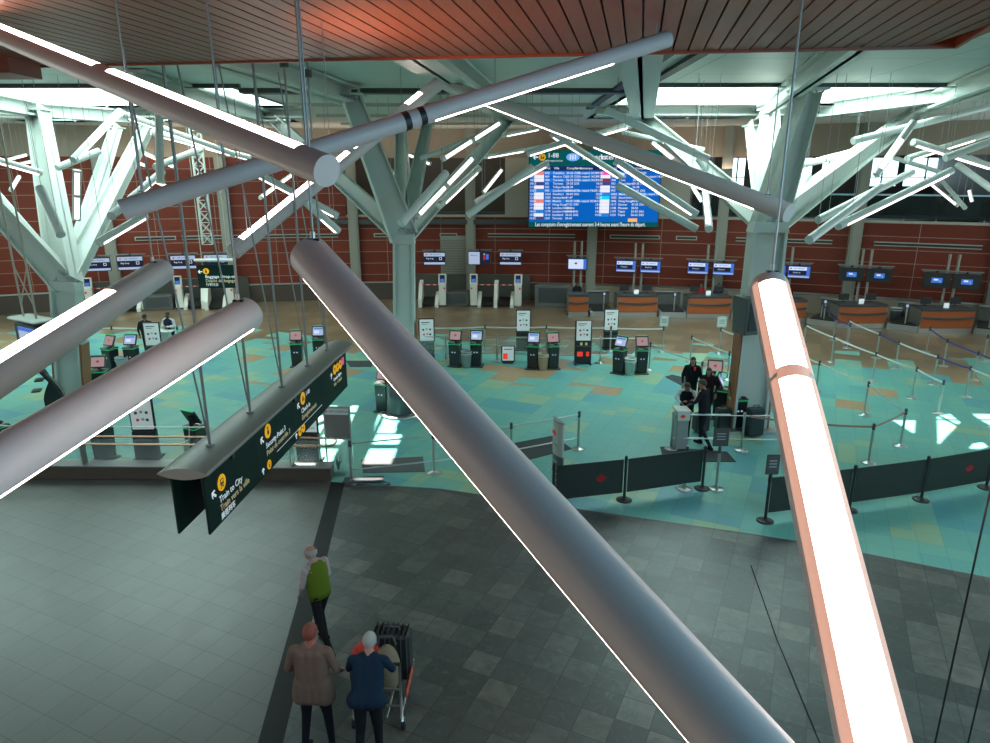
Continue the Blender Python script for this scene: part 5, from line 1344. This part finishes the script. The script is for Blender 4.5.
def person(label, loc, rz, H=1.75, skin='fair', hair='brown', hairlen=0, top=(.1, .1, .1), sleeve=None, legs=(.02, .02, .025), shoes=(.015, .012, .012), lean=0.0, arms=None, feet=None, vox=.016, coat=0, cuff=True, turn=0.0, vest=None, wide=1.0, seat=False, group=None):
    """local frame: +y forward, +x right.  arms: ((elbow, hand) right, (elbow, hand) left); feet: ((knee, ankle, yaw) right, left)"""
    s = H/1.75; r = empty('person', loc, rz, label, 'person', group); r.scale = (s, s, s)
    tm, sm, lm, km, shm = cloth(top), cloth(sleeve or top), cloth(legs), SKIN[skin], cloth(shoes)
    L = Matrix.Translation((0, 0, .93)) @ Matrix.Rotation(-lean, 4, 'X') @ Matrix.Translation((0, 0, -.93))
    T = lambda p: L @ V(p)
    arms = arms or (((.27, -.02, 1.14), (.26, .10, .90)), ((-.27, -.02, 1.14), (-.26, .10, .90)))
    feet = feet or (((.10, .03, .50), (.10, 0, .09), 0), ((-.10, .03, .50), (-.10, 0, .09), 0))
    segs = []       # (p, q, r0, r1, material)
    def S(p, q, r0, r1, m): segs.append((V(p), V(q), r0, r1, m))
    for x in (-.075, 0, .075):
        S(T((x*wide, -.005, .98)), T((x*1.1*wide, 0, 1.16)), .105*wide, .105*wide, tm); S(T((x*1.1*wide, 0, 1.16)), T((x*1.25*wide, -.01, 1.36)), .105*wide, .095, tm)
    S(T((-.165*wide, -.01, 1.405)), T((.165*wide, -.01, 1.405)), .062, .062, tm); S(T((-.07, 0, 1.44)), T((.07, 0, 1.44)), .06, .06, tm)
    S(T((0, 0, 1.44)), T((0, .018, 1.52)), .060, .056, km)
    for x in (-.07, .07): S(T((x, -.01, .93)), T((x, -.01, .98)), .11, .11, tm if coat else lm)
    if coat:
        for x in (-.11, -.04, .04, .11): S(T((x*wide, -.015, .98)), T((x*1.2*wide, -.01, .98-coat)), .10*wide, .105*wide, tm)
    for (kn, an, yaw), sg in zip(feet, (1, -1)):
        hip = T((.085*sg, 0, .92)); S(hip, kn, .092, .062, lm); S(kn, an, .060, .042, lm)
        a = V(an); f = V((math.sin(yaw), math.cos(yaw), 0)); S(a+V((0, 0, -.045))-f*.04, a+f*.15+V((0, 0, -.055)), .042, .036, shm)
    hands = []
    for (el, ha), sg in zip(arms, (1, -1)):
        sh = T((.185*sg*wide, -.01, 1.40)); el, ha = V(el), V(ha)
        S(sh, el, .060, .046, sm); d = (ha-el).normalized(); w = ha
        S(el, w-d*.02, .044, .032, sm); hands.append((w, d, sg))
        S(w, w+d*.075, .030, .034, km)
        side = d.cross(V((0, 0, 1))); side = side.normalized() if side.length > .1 else V((1, 0, 0)); pn = side.cross(d)
        for i, ln in enumerate((.062, .074, .070, .055)):
            o0 = w+d*.085+side*((i-1.5)*.019); mid = o0+d*ln*.5-pn*.006*0; S(o0, mid, .0105, .0095, km); S(mid, mid+d*ln*.42+V((0, 0, -.02)), .0095, .008, km)
        th = w+d*.03+side*(-.034); S(th, th+d*.04-side*.018, .012, .009, km)
    # head
    hc = T((0, .04, 1.605)); R3 = Matrix.Rotation(turn, 4, 'Z')
    HM = Matrix.Translation(hc) @ R3 @ Matrix.Rotation(-lean*.4, 4, 'X')
    b = MB()
    for p, q, r0, r1, m in segs: limb(b, p, q, max(r0, vox*.62), max(r1, vox*.62), m)
    b.sphere((0, -.005, .02), (.077, .095, .098), km, 18, HM); b.sphere((0, .03, -.055), (.055, .062, .062), km, 14, HM)
    b.cyl((0, .085, .0), (0, .112, -.022), .011, km, r2=.017, n=8, M=HM)
    for sg in (-1, 1): b.sphere((sg*.079, 0, -.005), (.012, .022, .032), km, 8, HM)
    me = voxel(b, vox, 2)
    mats = []; tagm = []
    for q in segs:
        if q[4] not in mats: mats.append(q[4])
    if km not in mats: mats.append(km)
    me.materials.clear()
    for m in mats: me.materials.append(m)
    hinv = HM.inverted()
    for f in me.polygons:
        c = V(f.center); best, bm = 1e9, km
        for p, q, r0, r1, m in segs:
            d = q-p; l2 = d.length_squared; t = 0 if l2 == 0 else max(0, min(1, (c-p).dot(d)/l2)); v = (c-p-d*t).length-(r0+(r1-r0)*t)
            if v < best: best, bm = v, m
        h = hinv @ c
        if h.length < .125: bm = km
        f.material_index = mats.index(bm); f.use_smooth = True
    body = bpy.data.objects.new('body', me); COL.objects.link(body); body.parent = r
    # face details and hair
    b = MB()
    for sg in (-1, 1): b.sphere((sg*.030, .083, .012), (.012, .008, .007), mat('eye', (.02, .015, .012), .2), 8, HM)
    b.build('eyes', r)
    b = MB(); b.box((0, .094, -.062), (.042, .006, .008), mat('lips', (.30, .09, .08), .5), HM); b.build('mouth', r)
    if hair:
        hm = HAIRM[hair]; b = MB(); n = 18
        vs, fs = [], []
        rows = 9
        for j in range(rows+1):
            for i in range(n):
                a = 2*PI*i/n; fr = math.sin(a)         # +1 at the forehead
                lo = 1.25+.85*max(0, -fr)+.25*(1-abs(fr))
                th = lo*j/rows
                if hairlen < 0: th = 1.15+(lo+.25-1.15)*j/rows; 
                vs.append(V((.087*math.sin(th)*math.cos(a), -.008+.107*math.sin(th)*math.sin(a), .022+.109*math.cos(th))))
        if hairlen < 0:     # bald crown, fringe at the back and sides only
            keep = [i for i in range(n) if math.sin(2*PI*i/n+.0) < .35]
            fs = [(j*n+i, (j+1)*n+i, (j+1)*n+(i+1) % n, j*n+(i+1) % n) for j in range(rows) for i in range(n) if i in keep and (i+1) % n in keep]
        else: fs = [(j*n+i, (j+1)*n+i, (j+1)*n+(i+1) % n, j*n+(i+1) % n) for j in range(rows) for i in range(n)]
        b.add(vs, fs, hm, True, HM)
        if hairlen > 0: b.sphere((0, -.055, -.02-hairlen/2), (.078, .05, .07+hairlen/2), hm, 12, HM)
        if hairlen > 0:
            for sg in (-1, 1): b.sphere((sg*.074, -.005, -.05-hairlen*.3), (.024, .05, .085+hairlen*.3), hm, 10, HM)
        b.build('hair', r)
    if vest:
        vm = cloth(vest); b = MB(); n = 20; rows = [(.90, .178, .132), (1.0, .188, .138), (1.15, .192, .142), (1.30, .205, .135), (1.40, .20, .112), (1.455, .12, .085), (1.475, .085, .072)]
        vs = [T((math.cos(2*PI*i/n)*rx*wide, math.sin(2*PI*i/n)*ry-.005, z)) for z, rx, ry in rows for i in range(n)]
        b.add(vs, [(j*n+i, j*n+(i+1) % n, (j+1)*n+(i+1) % n, (j+1)*n+i) for j in range(len(rows)-1) for i in range(n)], vm, True)
        o = b.build('vest', r, label='sleeveless vest'); so = o.modifiers.new('t', 'SOLIDIFY'); so.thickness = .012
    return r, T
# traveller in the green vest
person('person in a lime green vest and pale shirt walking on the dark band', G(324, 646), .95, 1.66, 'fair', 'white', -1, top=(.34, .26, .26), sleeve=(.46, .36, .36), legs=(.016, .016, .018), vest=(.115, .165, .015),
       lean=.16, turn=.25, arms=(((.24, .06, 1.14), (.17, .20, .92)), ((-.24, .10, 1.14), (-.17, .24, .92))), feet=(((.11, .16, .50), (.13, .10, .09), 0), ((-.10, -.06, .50), (-.13, -.33, .11), 0)), vox=.013)
# traveller in the tan jacket
person('person in a tan jacket and dark trousers seen from behind', G(319, 748), -.05, 1.75, 'ruddy', 'auburn', 0, top=(.20, .125, .10), legs=(.012, .013, .02), coat=.20, wide=1.10,
       arms=(((.29, .0, 1.14), (.27, .20, .98)), ((-.29, .0, 1.14), (-.27, .20, .98))), feet=(((.13, .04, .50), (.15, .05, .09), -.3), ((-.12, .02, .50), (-.13, -.10, .09), .1)), vox=.013)
# traveller leaning on the luggage trolley
pc = G(371, 762)
person('white haired person in a navy jacket pushing the luggage trolley', pc, -.02, 1.66, 'fair', 'white', 0, top=(.014, .03, .055), legs=(.012, .014, .018), lean=.42, coat=.04, wide=1.08,
       arms=(((.27, .28, 1.16), (.25, .50, 1.02)), ((-.27, .28, 1.16), (-.25, .50, 1.02))), feet=(((.10, .06, .50), (.11, .05, .09), 0), ((-.10, -.02, .50), (-.11, -.2, .10), 0)), vox=.013)
def trolley():
    c = pc+V((.02, .62, 0)); r = empty('luggage_trolley', c, -.04, 'silver luggage trolley loaded with bags in front of the white haired person', 'trolley')
    b = MB()
    for x in (-.30, .30): b.path([(x, -.12, .12), (x, -.14, .6), (x, -.16, 1.02)], .017, M_STEEL)
    b.cyl((-.30, -.05, .30), (.30, -.05, .30), .014, M_STEEL, n=8); b.cyl((-.30, -.13, .62), (.30, -.13, .62), .014, M_STEEL, n=8); b.build('upright_frame', r)
    b = MB(); b.cyl((-.31, -.17, 1.02), (.31, -.17, 1.02), .02, M_BLACK, n=10); b.build('handle', r)
    b = MB()
    for x in (-.28, -.1, .1, .28): b.cyl((x, -.1, .16), (x, .85, .20), .014, M_STEEL, n=8)
    b.box((0, .86, .2), (.6, .03, .12), M_STEEL); b.build('platform', r)
    for x, y in ((-.31, -.1), (.31, -.1), (0, .75)):
        b = MB(); b.cyl((x-.02, y, .075), (x+.02, y, .075), .075, M_BLACK, n=14); b.box((x, y, .13), (.05, .04, .08), M_STEEL); b.build('wheel', r)
    b = MB(); b.box((.325, .3, .38), (.03, .5, .10), mat('orange_strip', (.55, .10, .05), .5), bev=.01); b.build('side_bumper', r)
    s = empty('suitcase', c+V((.08, .48, .215)), -.05, 'large ribbed black suitcase upright on the luggage trolley', 'suitcase')
    b = MB(); b.box((0, .12, .36), (.50, .28, .70), M_BLACK, bev=.04); b.build('shell', s)
    b = MB()
    for i in range(7): b.box((-.21+i*.07, .12, .365), (.022, .29, .705), M_DARK, bev=.01)
    b.build('ribs', s); b = MB(); b.path([(-.1, .12, .71), (-.1, .12, .76), (.1, .12, .76), (.1, .12, .71)], .012, M_DARK); b.build('handle', s)
    s = empty('travel_bag', c+V((.08, .20, .215)), .1, 'cream and beige travel bag on the trolley between suitcase and person', 'bag')
    b = MB(); b.sphere((0, 0, .42), (.17, .14, .36), mat('bag_beige', (.24, .18, .12), .8, noise_amt=.3), 18); b.build('bag_body', s)
    b = MB(); b.path([(-.12, 0, .78), (-.08, 0, .90), (.08, 0, .90), (.12, 0, .78)], .012, M_DARK); b.build('strap', s)
    s = empty('red_hat', c+V((-.20, .24, .9)), 0, 'bright red soft hat resting on the luggage left of the white haired head', 'hat')
    b = MB(); M_RC = mat('red_felt', (.55, .035, .02), .7); b.sphere((0, 0, .02), (.13, .12, .075), M_RC, 16); b.build('crown', s); b = MB(); b.lathe([(.05, -.03), (.18, -.035), (.18, -.028), (.05, -.02)], M_RC, 20); b.build('brim', s)
    b = MB(); b.box((0, 0, .44), (.30, .22, .86), mat('holdall_black', (.03, .032, .035), .6), bev=.05); o = b.build('holdall', loc=c+V((-.17, .27, .215-.0)), rz=.05); o.scale = (1, 1, .74); tag(o, 'dark holdall under the red hat on the luggage trolley', 'bag')
    b = MB(); b.lathe([(.155, .0), (.17, .03), (.17, .06), (.155, .03)], M_DARK, 8)
trolley()
# staff by the right column
DK = (.014, .015, .02)
person('person in a dark suit standing at the podium in profile', G(701, 446), .85, 1.80, 'tan', 'brown', 0, top=DK, legs=DK, coat=.12, lean=.10, arms=(((.27, .10, 1.18), (.20, .34, 1.10)), ((-.27, .12, 1.18), (-.16, .38, 1.12))), feet=(((.12, .08, .50), (.14, .10, .09), 0), ((-.10, 0, .50), (-.13, -.30, .09), 0)), vox=.022)
person('person in white sleeves and black vest leaning on the podium', G(684, 436), PI-.35, 1.66, 'brown', 'black', 0, top=(.5, .52, .52), sleeve=(.55, .58, .58), legs=DK, vest=DK, lean=.42, arms=(((.28, .34, 1.22), (.12, .48, 1.12)), ((-.28, .34, 1.22), (-.12, .48, 1.12))), vox=.022)
person('long haired person in a black uniform with a red scarf, standing rearmost', G(689, 411), PI-.2, 1.68, 'fair', 'black', .16, top=DK, legs=DK, vox=.024)
person('person in a black jacket and red scarf right of the long haired one', G(705, 419), PI-.4, 1.55, 'tan', 'black', .12, top=(.03, .012, .015), legs=DK, vox=.026)
b = MB(); b.box((0, -.0, 0), (.05, .03, .10), M_REDP, bev=.008); tag(b.build('red_scarf', loc=G(689, 411)+V((.03, -.14, 1.33))), 'red scarf at the collar of the rearmost long haired person', 'scarf')
# people at left
person('person in a white shirt and dark vest with crossed arms at left', G(173, 356), PI-.1, 1.75, 'brown', 'black', 0, top=(.55, .58, .6), sleeve=(.58, .6, .62), legs=DK, vest=(.02, .025, .05), arms=(((.27, .04, 1.16), (.02, .20, 1.16)), ((-.27, .04, 1.16), (-.02, .22, 1.20))), vox=.026)
person('person in dark clothes behind the poster stand at left', G(150, 358), .3, 1.72, 'tan', 'black', 0, top=DK, legs=DK, vox=.03)
b = MB(); b.box((0, 0, .5), (.5, .4, 1.0), M_WHITE, bev=.03, taper=.9); b.box((0, -.02, 1.04), (.75, .5, .06), M_WHITE, bev=.02); k = b.build('podium_desk', loc=G(167, 357.5)); tag(k, 'white standing desk between the two people at left', 'desk')
# agents behind the desks
for i, (dk, dx, hm, tp, lab) in enumerate(((2, -.05, 'brown', (.35, .02, .03), 'seated desk agent in red behind the desk left of the right column, left one'), (2, .85, 'black', DK, 'seated desk agent in black behind the desk left of the right column, right one'), (0, .1, 'black', DK, 'desk agent behind the narrow desk under the departures board'), (3, .7, 'black', DK, 'desk agent behind the desk beside the glaring tube'))):
    c, rz, w = DPOS[dk]; M0 = Matrix.Translation(c) @ Matrix.Rotation(rz, 4, 'Z')
    person(lab, M0 @ V((dx, 1.55, -.28)) if False else M0 @ V((dx, 1.5, 0)), rz+PI, 1.50, 'tan', hm, .08, top=tp, legs=DK, vox=.034)
# ------------------------------------------------------------------ luggage and odds near the staff
def bag(px, py, sz, m, lab):
    s = empty('suitcase', G(px, py), .2, lab, 'suitcase'); b = MB(); b.box((0, 0, sz[2]/2+.04), sz, m, bev=.04); b.build('shell', s); b = MB(); b.path([(-.08, 0, sz[2]+.03), (-.08, 0, sz[2]+.12), (.08, 0, sz[2]+.12), (.08, 0, sz[2]+.03)], .012, M_DARK); b.build('handle', s)
    for x in (-.1, .1): b = MB(); b.cyl((x-.01, 0, .02), (x+.01, 0, .02), .02, M_BLACK, n=8); b.build('wheel', s)
bag(722, 430, (.42, .28, .6), M_KIOSK, 'black suitcase between two kiosks at the right column'); bag(753, 436, (.45, .3, .75), mat('case_slate', (.03, .045, .05), .4), 'dark suitcase below the fire extinguisher'); bag(700, 432, (.4, .3, .5), mat('bag_graphite', (.04, .045, .05), .6), 'dark cabin bag behind the person in the suit')
# tables and seats of the upper level
for i in range(9):
    x = 11.0+i*1.45; y = wall_y(x)+1.3+.5*(i % 2)
    r = empty('upper_level_seat', (x, y, 4.4), i*.7, ('dark seat and table on the upper level behind the glass, number %s from the left' % ['one', 'two', 'three', 'four', 'five', 'six', 'seven', 'eight', 'nine'][i]), 'seat', 'seats on the upper level')
    b = MB(); b.box((0, 0, .43), (.5, .5, .08), M_DARK, bev=.02); b.build('seat', r); b = MB(); b.box((0, .23, .8), (.5, .06, .7), mat('seat_brown', (.07, .045, .035), .6), bev=.02); b.build('backrest', r)
    b = MB(); b.cyl((0, 0, 0), (0, 0, .4), .04, M_STEEL, n=8); b.build('leg', r)
